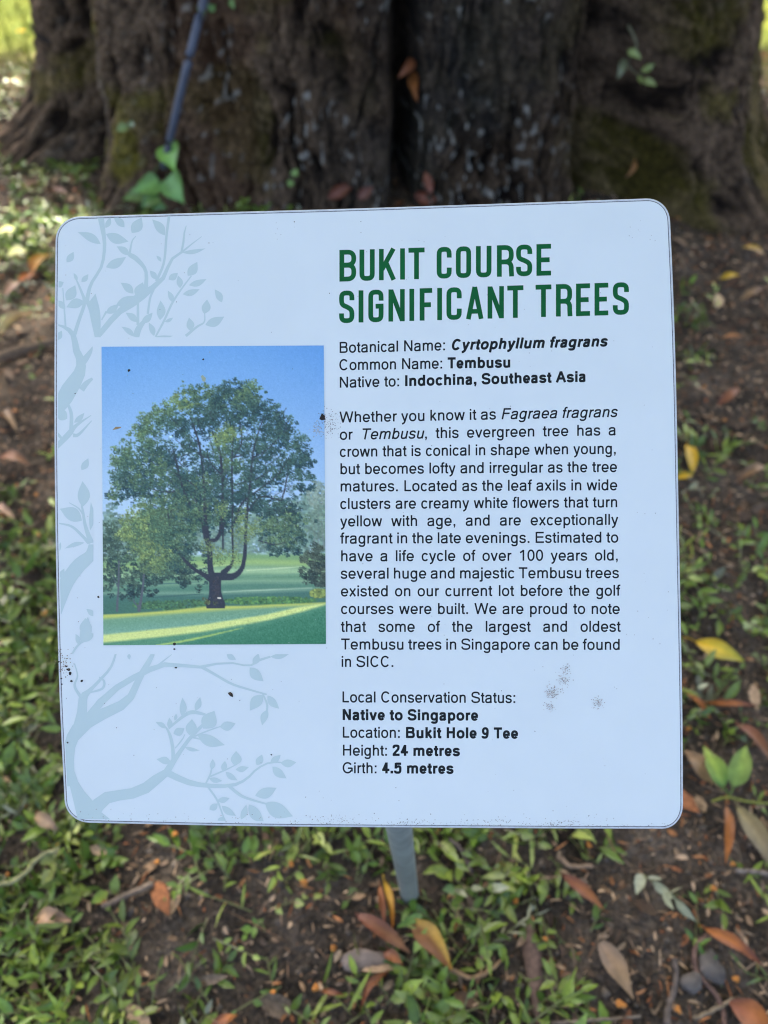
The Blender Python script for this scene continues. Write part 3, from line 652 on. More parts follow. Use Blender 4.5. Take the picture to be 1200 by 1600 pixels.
        if ch in 'EL': out.append([(s0, k), (W-.035, k)])
    elif ch == 'H': out += [[(.08+h, 0), (.08+h, C)], [(W-.08-h, 0), (W-.08-h, C)], [(.08, C*.54), (W-.08, C*.54)]]
    elif ch == 'I': out.append([(mid, 0), (mid, C)])
    elif ch == 'N': out += [[(.078+h, 0), (.078+h, C)], [(W-.078-h, 0), (W-.078-h, C)], [(.078+h, C-.01), (W-.078-h, .01)]]
    elif ch == 'T': out += [[(mid, 0), (mid, C)], [(.025, C-k), (W-.025, C-k)]]
    elif ch == 'W': out += [[(.015+h, C), (W*.26, 0)], [(W*.26, 0), (mid, C)], [(mid, C), (W*.74, 0)], [(W*.74, 0), (W-.015-h, C)]]
    elif ch == '0': c, r_ = bw(.042+h, W-.042-h); cl.append(arc(c, C/2, r_, C/2+o-k, 0, 350, 32))
    elif ch == '1': out += [[(mid+.06, 0), (mid+.06, C)], bez((mid+.05, C-.03), (mid, C-.1), (mid-.06, C-.15), (.11, C-.18))]
    elif ch == '2': out += [bez((.05+h, .50), (.06, .66), (.18, C+o-k), (mid, C+o-k))+bez((mid, C+o-k), (.45, C+o-k), (W-.05-h, .62), (W-.05-h, .51))+bez((W-.05-h, .51), (W-.05-h, .36), (.14, .22), (.06+h*.6, k)), [(.035, k), (W-.045, k)]]
    elif ch == '4': out += [[(W-.15-h, 0), (W-.15-h, C)], [(W-.15-h, C-.02), (.04+h*.7, .19)], [(.03, .165+k), (W-.025, .165+k)]]
    elif ch == '5': out += [[(W-.06, C-k-.01), (.14, C-k-.01)], [(.14, C-.02), (.09+h*.5, .32)], bez((.085+h*.5, .34), (.15, .45), (.28, .47), (.35, .46))+bez((.35, .46), (.46, .44), (W-.04-h, .34), (W-.04-h, .24))+bez((W-.04-h, .24), (W-.04-h, .06), (.36, -o+k), (.26, -o+k))+bez((.26, -o+k), (.15, -o+k), (.07, .07), (.045+h*.6, .19))]
    elif ch == '9': c, r_ = bw(.045+h, W-.05-h); cl.append(arc(c, C*.665, r_, C*.335+o-k, 0, 350, 28)); out.append([(W-.05-h, C*.665)]+bez((W-.05-h, C*.62), (W-.05-h, .12), (.36, -o+k), (.25, -o+k))+bez((.25, -o+k), (.15, -o+k), (.09, .06), (.06+h*.5, .16)))
    elif ch in '.,:':
        x = mid; s_ = h*1.12
        out.append([(x, 0), (x, 2*s_)])
        if ch == ':': out.append([(x, X), (x, X-2*s_)])
        if ch == ',': out.append([(x+s_*.45, .01), (x-.02, -.12)])
    return W, out, cl, h

txt = Flat(.00020, 2e-6)
def put(ch, bold, ital, x, em, sx, base):
    txt.z = .00020; W, out, cl, h = glyph(ch, bold)
    sl = .21 if ital else 0
    for lst, closed in ((out, False), (cl, True)):
        for P in lst:
            P = np.array([(float(a), float(b)) for a, b in P])
            keep = [0]+[i for i in range(1, len(P)) if np.hypot(*(P[i]-P[i-1])) > 1e-4]; P = P[keep]
            Q = np.stack([x+(P[:, 0]+sl*P[:, 1])*em*sx, P[:, 1]*em], -1)
            hw = h*em*(.62 if ch in ',' and abs(P[0, 1]-.01) < .001 else 1.12 if ch in '.,:' else 1.0)
            Q = np.stack([Q[:, 0], base(Q[:, 0])-Q[:, 1]], -1)
            txt.stroke(Q, hw, closed=closed)
    return W*em*sx
def words(runs):
    """runs: [(text, style)] -> list of words, each a list of (char, bold, italic)"""
    ws = [[]]
    for t, st in runs:
        for c in t:
            if c == ' ': ws.append([])
            else: ws[-1].append((c, 'b' in st, 'i' in st))
    return [q for q in ws if q]
def line(runs, x0, x1, y0, y1, justify, xfull=None):
    em = 23.9; ws = words(runs)
    nat = lambda q: sum((ADB if b else ADV)[c] for c, b, i in q)/1000*em
    tot = sum(map(nat, ws)); gaps = len(ws)-1
    if justify: sx = 1.0; gap = (x1-x0-tot)/gaps
    else:
        sx = (x1-x0)/(tot+gaps*.278*em); gap = .278*em*sx
    if justify and gap < .2*em: sx = (x1-x0)/(tot+gaps*.278*em); gap = .278*em*sx
    base = lambda x: y0+(np.asarray(x)-x0)/(x1-x0)*(y1-y0)
    x = x0-.05*em
    for q in ws:
        for c, b, i in q: x += put(c, b, i, x, em, sx, base)
        x += gap
T = [([('Botanical Name: ', ''), ('Cyrtophyllum fragrans', 'bi')], 530.4, 950, 551.6, 541.2, 0),
 ([('Common Name: ', ''), ('Tembusu', 'b')], 530.4, 799.8, 578.6, 574.2, 0),
 ([('Native to: ', ''), ('Indochina, Southeast Asia', 'b')], 530.4, 917.5, 606, 596.5, 0),
 ([('Whether you know it as ', ''), ('Fagraea fragrans', 'i')], 531.2, 965.5, 660.3, 651.5, 1),
 ([('or ', ''), ('Tembusu', 'i'), (', this evergreen tree has a', '')], 531.3, 964.5, 687.3, 680, 1),
 ([('crown that is conical in shape when young,', '')], 531.4, 965, 714, 709, 1),
 ([('but becomes lofty and irregular as the tree', '')], 531.6, 966, 741, 737.5, 1),
 ([('matures. Located as the leaf axils in wide', '')], 531.8, 966.5, 768, 766, 1),
 ([('clusters are creamy white flowers that turn', '')], 532, 967, 795.4, 792.6, 1),
 ([('yellow with age, and are exceptionally', '')], 532.2, 967.5, 822.6, 820, 1),
 ([('fragrant in the late evenings. Estimated to', '')], 532.4, 968, 849.4, 847.7, 1),
 ([('have a life cycle of over 100 years old,', '')], 532.6, 968.3, 877, 875.7, 1),
 ([('several huge and majestic Tembusu trees', '')], 532.8, 969, 904.2, 903.2, 1),
 ([('existed on our current lot before the golf', '')], 533, 970.2, 931.8, 930.8, 1),
 ([('courses were built. We are proud to note', '')], 533.2, 970.4, 959.3, 959.3, 1),
 ([('that some of the largest and oldest', '')], 533.4, 971, 987.3, 987, 1),
 ([('Tembusu trees in Singapore can be found', '')], 533.6, 971, 1014.8, 1015.3, 1),
 ([('in SICC.', '')], 533.8, 617.5, 1042, 1042, 0),
 ([('Local Conservation Status:', '')], 534.6, 808, 1097.3, 1098.3, 0),
 ([('Native to Singapore', 'b')], 534.9, 749, 1124.9, 1125.8, 0),
 ([('Location: ', ''), ('Bukit Hole 9 Tee', 'b')], 535.1, 811.5, 1152.4, 1153.9, 0),
 ([('Height: ', ''), ('24 metres', 'b')], 535.3, 720.5, 1180.5, 1181.2, 0),
 ([('Girth: ', ''), ('4.5 metres', 'b')], 535.5, 710.5, 1208, 1208.8, 0)]
for a in T: line(*a)
M_ink = mat('black_ink', (.010, .014, .016), .5, noise=(80, .85, 1.25), spec=.15)
txt.build('text_lettering', M_ink, sign)

ttl = Flat(.00020, 2e-6)
def title(s_, xs, x0, x1, y0, y1, H):
    base = lambda x: y0+(np.asarray(x)-x0)/(x1-x0)*(y1-y0)
    hw = 3.75
    for c, (a, b) in zip(s_, xs):
        ttl.z = .00020
        a, b = 500+a/2.1053, 500+b/2.1053; w_ = b-a; L, Rr, Tt, Bb = hw, w_-hw, H-hw*.92, hw*.92; m = w_/2; rc = w_/2-hw
        rad = lambda cx, cy, q0, q1: arc(cx, cy, rc, rc*1.0, q0, q1, 10, 2.9)
        st = []; cl = []
        if c == 'I': st = [[(m, 0), (m, H)]]
        elif c == 'T': st = [[(m, 0), (m, H)], [(0, Tt), (w_, Tt)]]
        elif c == 'E': st = [[(L, 0), (L, H)], [(0, Tt), (w_, Tt)], [(0, Bb), (w_, Bb)], [(0, H*.5), (w_*.9, H*.5)]]
        elif c == 'F': st = [[(L, 0), (L, H)], [(0, Tt), (w_, Tt)], [(0, H*.49), (w_*.9, H*.49)]]
        elif c == 'U': st = [[(L, H), (L, Bb+rc)]+rad(m, Bb+rc, 180, 360)+[(Rr, H)]]
        elif c == 'O': cl = [[(Rr, Tt-rc)]+rad(m, Tt-rc, 0, 180)+rad(m, Bb+rc, 180, 360)]
        elif c in 'CG':
            st = [[(Rr, H*.66), (Rr, Tt-rc)]+rad(m, Tt-rc, 0, 180)+rad(m, Bb+rc, 180, 360)+[(Rr, H*(.34 if c == 'C' else .52))]]
            if c == 'G': st.append([(m-.5, H*.49), (w_, H*.49)])
        elif c == 'S':
            st = [[(Rr, H*.70), (Rr, Tt-rc)]+rad(m, Tt-rc, 0, 180)+bez((L, Tt-rc), (L, H*.58), (L+1, H*.56), (m, H*.5))+bez((m, H*.5), (Rr-1, H*.42), (Rr, H*.40), (Rr, Bb+rc))[1:]+rad(m, Bb+rc, 360, 180)[1:]+[(L, H*.30)]]
        elif c == 'K': st = [[(L, 0), (L, H)], [(L+1, H*.34), (w_-hw*1.05, H)], [(w_*.42, H*.56), (w_-hw*.95, 0)]]
        elif c == 'N': st = [[(L, 0), (L, H)], [(Rr, 0), (Rr, H)], [(L+.2, H-1), (Rr-.2, 1)]]
        elif c == 'A': st = [[(L, 0), (m, H)], [(Rr, 0), (m, H)], [(w_*.24, H*.24), (w_*.76, H*.24)]]
        elif c in 'BR':
            r1 = min(rc, H*.2)
            tp = lambda yt, yb: [(0, yt), (Rr-r1, yt)]+arc(Rr-r1, yt-r1, r1, r1, 90, 0, 6)+arc(Rr-r1, yb+r1, r1, r1, 0, -90, 6)+[(0, yb)]
            st = [[(L, 0), (L, H)], tp(Tt, H*.52 if c == 'B' else H*.47)]
            if c == 'B': st.append(tp(H*.51, Bb))
            else: st.append(arc(Rr-r1, H*.47-r1, r1, r1, 90, 0, 6)+[(Rr, H*.2), (Rr+.6, 0)])
        for lst, closed in ((st, False), (cl, True)):
            for P in lst:
                P = np.array([(float(p[0]), float(p[1])) for p in P])
                keep = [0]+[i for i in range(1, len(P)) if np.hypot(*(P[i]-P[i-1])) > .05]; P = P[keep]
                if closed and np.hypot(*(P[0]-P[-1])) < .05: P = P[:-1]
                Q = np.stack([a+P[:, 0], base(a+P[:, 0])-P[:, 1]], -1)
                ttl.stroke(Q, hw*(.97 if c in 'NAK' else 1), closed=closed)
title('BUKITCOURSE', [(64,119),(130,180),(194,250),(263,280),(291,344),(384,433),(447,497),(513,564),(582,637),(645,698),(712,760)], 530, 861, 439.9, 430.2, 48.8)
title('SIGNIFICANTTREES', [(63,113),(127,143),(159,209),(225,279),(294,310),(328,369),(386,401),(416,466),(480,538),(551,605),(616,669),(709,761),(776,829),(842,888),(903,948),(963,1016)], 530, 983, 505, 491.4, 50.2)
M_green = mat('green_ink', (.004, .115, .032), .5, noise=(60, .9, 1.15), spec=.15)
o = ttl.build('heading_lettering', M_green, sign)

# ---- dirt on the sign
drt = Flat(.00046, 4e-7)
def speck(x, y, r_, c):
    drt.z = .00046+4e-7*random.randint(0, 60); n = 7; a = np.linspace(0, 2*np.pi, n, endpoint=False)+random.random(); rr = r_*(.6+.7*rng.random(n))
    drt.poly(np.stack([x+rr*np.cos(a), y+rr*np.sin(a)*.9], -1), c)
dk, br, gy_ = (.03, .026, .024), (.22, .17, .12), (.42, .42, .41)
speck(361,1085,4.4,dk); speck(359.5,1083.5,2,(.09,.06,.04))
for x, y, r_ in [(107,1046,3),(110,1052,2.6),(112,1064,2.2),(128,1064,2.4),(92,1034,2),(96,1060,1.6),(97,1069,1.6),(104,1041,1.5),(154,933,2),(201.8,579,2.4),(318,562,1.8),(273,1006,2.2),(273,1014,1.8),(275,1043,2),(460,347,1),(118,615,1.2),(106,1160,1.4),(120,1300-17,1.5),(375,1094,.8),(424,1179,1.4),(478,1245,.8)]: speck(x,y,r_,dk)
for k in range(60): speck(100+rng.normal()*7,1036+rng.normal()*12,.5+.5*random.random(),br)
for k in range(130): speck(512+rng.normal()*9,664+rng.normal()*10,.35+.5*random.random(),(.18,.16,.15))
drt.poly([(499,655),(503,645.5),(508,650),(508,656),(503,657)],dk)
for k in range(46): speck(496+rng.normal()*5,672+rng.normal()*5,.6+1.0*random.random(),(.40,.47,.55))
for x, y, s_, nn in [(864,1080,6,90),(880,1062,5,70),(884,1045,4,40),(858,1103,4,40),(934,1097,5,70),(858,1084,3,50)]:
    for k in range(nn): speck(x+rng.normal()*s_,y+rng.normal()*s_,.4+.6*random.random(),tuple(np.array((.50,.47,.45))*(.6+.7*random.random())))
drt.poly([(314,588),(317,586),(322,591),(321,597),(317,596)],(.36,.42,.30)); drt.poly([(176,672),(181,667),(190,667),(189,669),(182,671)],(.42,.30,.16))
for k in range(420):      # grime along the lower edge
    x = 100+950*random.random(); x = x if random.random() < .4 else random.choice([520,760,880,645])+rng.normal()*26
    speck(min(max(x,110),1055),1284+(x-140)*.010-abs(rng.normal())*7,.3+.6*random.random(),tuple(np.array((.34,.32,.29))*(.5+.9*random.random())))
for k in range(170): speck(100+950*random.random(),345+930*random.random(),.3+.5*random.random(),random.choice([dk,br,gy_,gy_]))
for k in range(60): speck(rng.choice([430,560,640,700,1005,650])+rng.normal()*12,rng.choice([352,900,808,955,370,1003])+rng.normal()*8,.35+.5*random.random(),gy_)
M_dirt = mat('dried_dirt', attr=True, rough=.9, noise=(200, .8, 1.2))
drt.build('dirt_specks', M_dirt, sign, col=True)

# ---- the post
M_post = mat('grey_painted_post', (.235, .265, .235), .55, noise=(45, .8, 1.12), spec=.3)
p_a = CAM+ray(624, 1295)*.735; p_b = np.array(pb)
ax = (p_a-p_b)/np.linalg.norm(p_a-p_b)
tt = ((SC-SN*.005-p_b)@SN)/(ax@SN)
V, Fc = tube(np.array([p_b-ax*.04, p_b+ax*.0, p_b+ax*.25, p_b+ax*(tt-.022)]), [.0125]*4, 24)
mesh('post', V, Fc, M_post, sign, smooth=True)
M_steel = mat('dull_steel', (.4, .41, .42), .4, metal=.8, noise=(90, .8, 1.1))
q = p_b+ax*(tt-.012); e1 = np.array([1., 0, 0]); e1 -= SN*(e1@SN); e1 /= np.linalg.norm(e1); e2 = np.cross(SN, e1)
V = [q+SN*s3*.003+e1*s1*.03+e2*s2*.05 for s3 in (-1, 1) for s1, s2 in ((-1,-1),(1,-1),(1,1),(-1,1))]
V = [v+SN*(((SC-SN*.0072-v)@SN)) + SN*(.0032 if i > 3 else 0) for i, v in enumerate(V)]
mesh('bracket', V, [[0,3,2,1],[4,5,6,7],[0,1,5,4],[1,2,6,5],[2,3,7,6],[3,0,4,7]], M_steel, sign)

#@@REST
# ------------------------------------------------------------------ ground cover, litter, lawn (nobody could count these)
DEN = [(50,330,.35),(20,380,.6),(60,380,.5),(40,440,.2),(30,500,.15),(60,560,.12),(30,620,.05),(40,700,.05),(60,780,.1),(30,830,.5),(60,880,.7),(40,960,.95),(40,1060,1),(60,1150,1),(50,1240,1),(120,1330,1),
 (40,1400,.95),(150,1400,.8),(60,1500,.9),(120,1560,1),(200,1330,.25),(230,1390,.05),(250,1440,.05),(200,1480,.6),(270,1500,.35),(330,1340,.7),(380,1330,.8),(350,1420,.5),(340,1520,.3),(260,1570,.9),(360,1560,.75),
 (440,1330,.8),(500,1320,.75),(470,1440,.12),(520,1420,.1),(480,1500,.05),(540,1500,.03),(500,1570,.4),(420,1580,.7),(560,1340,.6),(560,1400,.7),(600,1550,.5),(660,1540,.95),(680,1590,.95),(760,1580,.3),(620,1480,.02),(660,1400,.6),(700,1350,.6),
 (760,1340,.7),(720,1450,.35),(760,1520,.15),(820,1330,.75),(850,1380,.7),(780,1420,.6),(860,1440,.55),(840,1500,.4),(900,1370,.6),(900,1450,.25),(930,1560,.6),(880,1580,.5),(960,1380,.5),(1020,1340,.25),(1040,1400,.12),
 (1000,1470,.03),(1060,1480,.05),(1060,1560,.04),(1110,1380,.35),(1100,1460,.1),(1180,1470,.3),(1160,1560,.25),(1190,1400,.2),(1080,1300,.08),(1090,1230,.12),(1150,1280,.15),(1180,1180,.3),(1100,1140,.5),(1080,1070,.55),(1160,1060,.45),
 (1120,950,.6),(1180,960,.55),(1090,900,.5),(1170,880,.4),(1100,820,.2),(1160,780,.12),(1090,700,.4),(1180,700,.35),(1100,620,.06),(1170,600,.1),(1130,540,.08),(1100,490,.3),(1170,470,.15),(1100,420,.03),(1170,380,.05),
 (600,800,.4),(300,600,.4),(900,600,.3),(300,1000,.6),(800,1000,.4),(600,400,.1)]
DEN = np.array(DEN)
def density(x, y):
    px, py, dep = project(np.stack([x, y, 0*x], -1))
    bad = (dep < .15); px = np.where(bad, 600, np.clip(px, -600, 1800)); py = np.where(bad, 1700, np.clip(py, 100, 2200))
    out = np.zeros(len(x))
    d2 = (px[:, None]-DEN[None, :, 0])**2+(py[:, None]-DEN[None, :, 1])**2+400
    w_ = 1/d2**1.6
    out = (w_*DEN[None, :, 2]).sum(1)/w_.sum(1)
    return out
def in_trunk(x, y, m=.0):
    a = np.degrees(np.arctan2(x-TC[0], -(y-TC[1])))
    return np.hypot(x-TC[0], y-TC[1]) < lobe(a)+m
LP = np.array([(0,.10),(.28,.42),(.62,.40),(1,.03)])       # leaf template rows: along, half width
def leaf_batch(P, D, U, Ln, Wd, cup, col, droop=0.0):
    """many small leaves: base points P, directions D, up vectors U, lengths, widths -> verts, quads, colours"""
    Nn = len(P); Sd = np.cross(D, U); Sd /= np.linalg.norm(Sd, axis=1)[:, None]+1e-9; Up = np.cross(Sd, D)
    V = np.zeros((Nn, 4, 3, 3)); C = np.zeros((Nn, 4, 3, 3))
    for r_ in range(4):
        s_, hw = LP[r_]
        for k in range(3):
            V[:, r_, k] = P+D*(s_*Ln)[:, None]+Sd*((k-1)*hw*Wd)[:, None]+Up*((abs(k-1)*cup*Wd*hw)-droop*Ln*s_*s_)[:, None]
            C[:, r_, k] = col*(1.12 if k == 1 else 1)
    b = (np.arange(Nn)*12)[:, None, None]
    q = np.array([[r_*3+k, r_*3+k+1, r_*3+k+4, r_*3+k+3] for r_ in range(3) for k in range(2)])
    return V.reshape(-1, 3), (b+q[None]).reshape(-1, 4), C.reshape(-1, 3)

# --- creeping weeds
NS = 30000
X = rng.uniform(-1.7, 1.7, NS); Y = rng.uniform(-.25, 3.1, NS)
clear = [(1085,1006),(1115,1014),(1140,1024),(1078,716),(590,1455),(620,1474),(655,1462),(680,1490),(606,1410),(908,1392),(960,1505),(975,1535),(1120,1462),(1160,1488),(1120,1210),(1155,1205),(1134,1300),(1178,1305),(568,1501),(1105,1510),(835,1500),(836,1550),(635,1392)]
CG = np.array([ground(a_, b_)[:2] for a_, b_ in clear])
k_ = np.hypot(X[:, None]-CG[None, :, 0], Y[:, None]-CG[None, :, 1]).min(1) > .024; X, Y = X[k_], Y[k_]; NS = len(X)
k_ = np.abs(X) < .8+.42*np.clip(Y, 0, 9); X, Y = X[k_], Y[k_]; NS = len(X)
clump = fbm(X*7+40, Y*7+40, 301, 2)
dn = density(X, Y)
keep = (rng.random(NS) < np.clip((dn-.11)*1.1+.8*(clump-.5)*np.clip(dn*2, 0, 1), 0, 1)) & ~in_trunk(X, Y, -.02)
X, Y = X[keep], Y[keep]; NS = len(X)
Ps, Ds, Us, Ls, Ws, Cs = [], [], [], [], [], []
SV, SF, SCo = [], [], []; cnt = 0
for x, y in zip(X, Y):
    az = rng.random()*2*np.pi; el = R(rng.uniform(4, 38)); L_ = rng.uniform(.03, .085); n_l = rng.integers(3, 8)
    d = np.array([math.cos(az)*math.cos(el), math.sin(az)*math.cos(el), math.sin(el)])
    p = np.array([x, y, float(gz(x, y))+.002]); sd = np.array([-math.sin(az), math.cos(az), 0])
    hue = rng.random()
    c = np.array([.062, .115, .016])*(1-hue)+np.array([.135, .18, .026])*hue
    if rng.random() < .10: c = np.array([.22, .26, .06])
    if rng.random() < .06: c = np.array([.20, .21, .13])
    c = c*rng.uniform(.75, 1.75)
    big = rng.uniform(.65, 1.25); sp_k = rng.random(); wr = (.32, .52) if sp_k < .68 else (.55, .85) if sp_k < .91 else (.12, .2); lf = 1.0 if sp_k < .68 else .62 if sp_k < .91 else 1.35
    if sp_k >= .91: c = c*np.array([1.25, 1.15, 1.1])
    for k in range(n_l):
        s_ = (k+.6)/n_l; bend = d*L_*s_-np.array([0, 0, .25*L_*s_*s_])
        side = 1 if k % 2 else -1
        dd = d*rng.uniform(.1, 1.0)+sd*side*rng.uniform(.3, 1.1)+rng.normal(size=3)*.35+np.array([0, 0, rng.uniform(-.1, .6)])
        if k == n_l-1: dd = d+rng.normal(size=3)*.2
        Ps.append(p+bend); Ds.append(dd/np.linalg.norm(dd)); Us.append(np.array([0, 0, 1])+rng.normal(size=3)*.6)
        ln = rng.uniform(.016, .040)*big*lf*(1-.2*s_); Ls.append(ln); Ws.append(ln*rng.uniform(*wr)); Cs.append(c*rng.uniform(.85, 1.15))
    q = sd*.0011; e_ = p+d*L_-np.array([0, 0, .25*L_])
    m_ = p+d*L_*.5-np.array([0, 0, .06*L_]); z_ = np.array([0, 0, .0011])
    SV += [p-q, p+q, m_+q+z_, m_-q+z_, e_+q*.6, e_-q*.6]; SF += [[cnt, cnt+1, cnt+2, cnt+3], [cnt+3, cnt+2, cnt+4, cnt+5]]; cnt += 6
    SCo += [np.array([.12, .13, .05])]*6
V, Fc, C = leaf_batch(np.array(Ps), np.array(Ds), np.array(Us), np.array(Ls), np.array(Ws)*1.0, .35, np.array(Cs), .18)
V2 = np.vstack([V, np.array(SV)]); F2 = np.vstack([Fc, np.array(SF)+len(V)]); C2 = np.vstack([C, np.array(SCo)])
M_weed = mat('weed_leaf', attr=True, rough=.38, spec=.5, noise=(120, .8, 1.2))
tag(mesh('ground_cover', V2, F2, M_weed, col=C2, smooth=True), 'low creeping green weeds growing in patches through the leaf litter', 'ground cover', kind='stuff')

# --- crumbled dead leaves and twigs
NL = 130000
X = rng.uniform(-1.75, 1.75, NL); Y = rng.uniform(-.3, 3.3, NL); k_ = np.abs(X) < .8+.42*np.clip(Y, 0, 9); X, Y = X[k_], Y[k_]; NL = len(X)
dn = density(X, Y)
keep = (rng.random(NL) < np.clip(1.0-dn*.75, .15, 1)) & ~in_trunk(X, Y, -.03)
X, Y = X[keep], Y[keep]; NL = len(X)
PAL = lin([(118,98,78),(96,76,60),(150,130,108),(110,72,48),(62,50,42),(138,120,102),(88,78,68),(132,92,60),(106,90,76),(72,60,50)])*np.array([1.45, 1.36, 1.22])
az = rng.random(NL)*2*np.pi; el = rng.normal(size=NL)*.22
D = np.stack([np.cos(az)*np.cos(el), np.sin(az)*np.cos(el), np.sin(el)], -1)
big = rng.random(NL)
Ln = np.where(big < .018, rng.uniform(.028, .06, NL), .003+.016*rng.random(NL)**1.8)
twig = rng.random(NL) < .42
Wd = np.where(twig, rng.uniform(.0016, .004, NL), Ln*rng.uniform(.25, .6, NL)); Ln = np.where(twig, Ln*1.7, Ln)
C = PAL[rng.integers(0, len(PAL), NL)]*rng.uniform(.5, 1.4, (NL, 1))
P = np.stack([X, Y, gz(X, Y)+rng.uniform(.001, .009, NL)], -1)
V, Fc, Cc = leaf_batch(P, D, np.array([0, 0, 1])+rng.normal(size=(NL, 3))*.35, Ln, Wd, .5, C, .1)
M_litter = mat('dead_leaf', attr=True, rough=.75, spec=.25, noise=(180, .65, 1.3))
tag(mesh('leaf_litter', V, Fc, M_litter, col=Cc, smooth=False), 'brown crumbled dead leaves and twigs scattered on the soil', 'leaf litter', kind='stuff')
# crumbs of soil
NK = 22000
X = rng.uniform(-1.5, 1.5, NK); Y = rng.uniform(-.25, 2.6, NK); k_ = ~in_trunk(X, Y); X, Y = X[k_], Y[k_]; NK = len(X)
oc = np.array([(1,0,0),(0,1,0),(-1,0,0),(0,-1,0),(0,0,1),(0,0,-1)], float)
of = np.array([(0,1,4),(1,2,4),(2,3,4),(3,0,4),(1,0,5),(2,1,5),(3,2,5),(0,3,5)])
s_ = .0012+.0068*rng.random(NK)**2.2
V = np.stack([X, Y, gz(X, Y)], -1)[:, None]+oc[None]*s_[:, None, None]*rng.uniform(.5, 1.3, (NK, 6, 1))
Cc = np.repeat(np.array([.11, .09, .07])*rng.uniform(.4, 1.8, (NK, 1)), 6, 0)
M_crumb = mat('soil_crumb', attr=True, rough=.95, spec=.1)
tag(mesh('soil_crumbs', V.reshape(-1, 3), (np.arange(NK)[:, None, None]*6+of[None]).reshape(-1, 3), M_crumb, col=Cc), 'crumbs of dark soil lying on the bare ground', 'soil crumbs', kind='stuff')

# --- sunlit lawn behind the tree
NB = 60000
X = rng.uniform(-3.6, 4.2, NB); Y = rng.uniform(2.7, 8.5, NB)
k_ = (Y+.35*vnoise(X*3+40, Y*3, 5)+(X > 0)*-.25 > 3.0) & (np.abs(X-TC[0]) > .6+.12*(Y-3)) & ~in_trunk(X, Y, .02); X, Y = X[k_], Y[k_]; NB = len(X)
az = rng.random(NB)*2*np.pi; h_ = rng.uniform(.025, .06, NB); wd = .0028
b0 = np.stack([X, Y, gz(X, Y)-.004], -1); sd = np.stack([np.cos(az), np.sin(az), 0*az], -1)*wd
ln = rng.normal(size=(NB, 3))*.35; ln[:, 2] = 1; tip = b0+ln*h_[:, None]
V = np.stack([b0-sd, b0+sd, tip+sd*.25, tip-sd*.25], 1).reshape(-1, 3)
gc = (np.array([.15, .21, .015])[None]*(1-rng.random((NB, 1)))+np.array([.28, .27, .05])*rng.random((NB, 1)))*rng.uniform(.7, 1.2, (NB, 1))
M_grass = mat('grass_blade', attr=True, rough=.5, spec=.3)
tag(mesh('lawn_grass', V, np.arange(4*NB).reshape(NB, 4), M_grass, col=np.repeat(gc, 4, 0)), 'bright sunlit lawn grass beyond the tree trunk', 'grass', kind='stuff')

# ------------------------------------------------------------------ single fallen leaves
M_fleaf = mat('fallen_leaf', attr=True, rough=.48, spec=.4, noise=(70, .78, 1.2), bump=(160, .25, .002))
def leaf_geo(P0, P1, up, width, ca, cb, curl=.3, arch=.12, stalk=.18, sweep=.0, shape=1.0, nrow=11, fold=None):
    P0, P1, up = np.array(P0, float), np.array(P1, float), np.array(up, float)
    d = P1-P0; L_ = np.linalg.norm(d); d /= L_; s_ = np.cross(d, up); s_ /= np.linalg.norm(s_); n_ = np.cross(s_, d)
    V, Fc, C = [], [], []
    B = P0+d*L_*stalk; LL = L_*(1-stalk)
    ph = random.random()*6
    for i in range(nrow):
        t = i/(nrow-1); hw = width/2*(math.sin(math.pi*min(max(t, .02), .985)**(.78*shape))**.9)
        hw *= 1+.07*math.sin(9*t+ph)
        cen = B+d*LL*t+s_*(sweep*LL*math.sin(math.pi*t))+n_*(arch*LL*math.sin(math.pi*t)*(1+.2*math.sin(5*t+ph)))
        for k in range(5):
            u_ = (k-2)/2; c_ = curl*(u_*u_)
            V.append(cen+s_*u_*hw*(1-.25*abs(curl)*abs(u_))+n_*(c_*hw+.0012*math.sin(7*t+3*u_+ph)))
            f = min(1, max(0, t+.25*math.sin(4*u_+ph)*.6)); col = np.array(ca)*(1-f)+np.array(cb)*f
            if fold is not None and u_*fold > .4: col = np.array(cb)*.5+np.array((.42, .27, .03))*.9
            C.append(col*(1.25 if k == 2 else 1)*(.92 if abs(u_) == 1 else 1))
    for i in range(nrow-1):
        for k in range(4): a = i*5+k; Fc.append([a, a+1, a+6, a+5])
    if stalk > 0:
        pv, pf = tube(smooth_path([P0-n_*.001, (P0+B)/2+n_*.004, B+d*LL*.03+n_*arch*LL*.1], 6), [.0011]*6, 6)
        o_ = len(V); V += list(pv); Fc += [[j+o_ for j in f] for f in pf]; C += [np.array(ca)*.8]*len(pv)
    return np.array(V), Fc, np.array(C)
def put_leaf(name, label, cat, a, b, wpx, ca, cb, group=None, lift=.024, **kw):
    P0, P1 = gpt(*a, up=lift*.6), gpt(*b, up=lift)
    m_ = (P0+P1)/2; dep = project(m_)[2]; w_ = wpx*dep/F
    V, Fc, C = leaf_geo(P0, P1, np.array([0, 0, 1])+rng.normal(size=3)*.12, w_, ca, cb, **kw)
    o = mesh(name, V, Fc, M_fleaf, col=C, smooth=True, loc=(m_[0], m_[1], float(gz(m_[0], m_[1]))))
    return tag(o, label, cat, group)
YL, YD, OR, OD = (.60,.36,.012), (.42,.27,.02), (.36,.12,.02), (.26,.10,.03)
BRN, RED, TAN, GRY, PAL_, OLV = (.155,.075,.032), (.18,.060,.032), (.30,.19,.095), (.18,.125,.085), (.46,.46,.14), (.22,.18,.075)
GRL, GRD = (.30,.38,.06), (.10,.20,.03)
FL = 'fallen leaves on the ground around the sign'
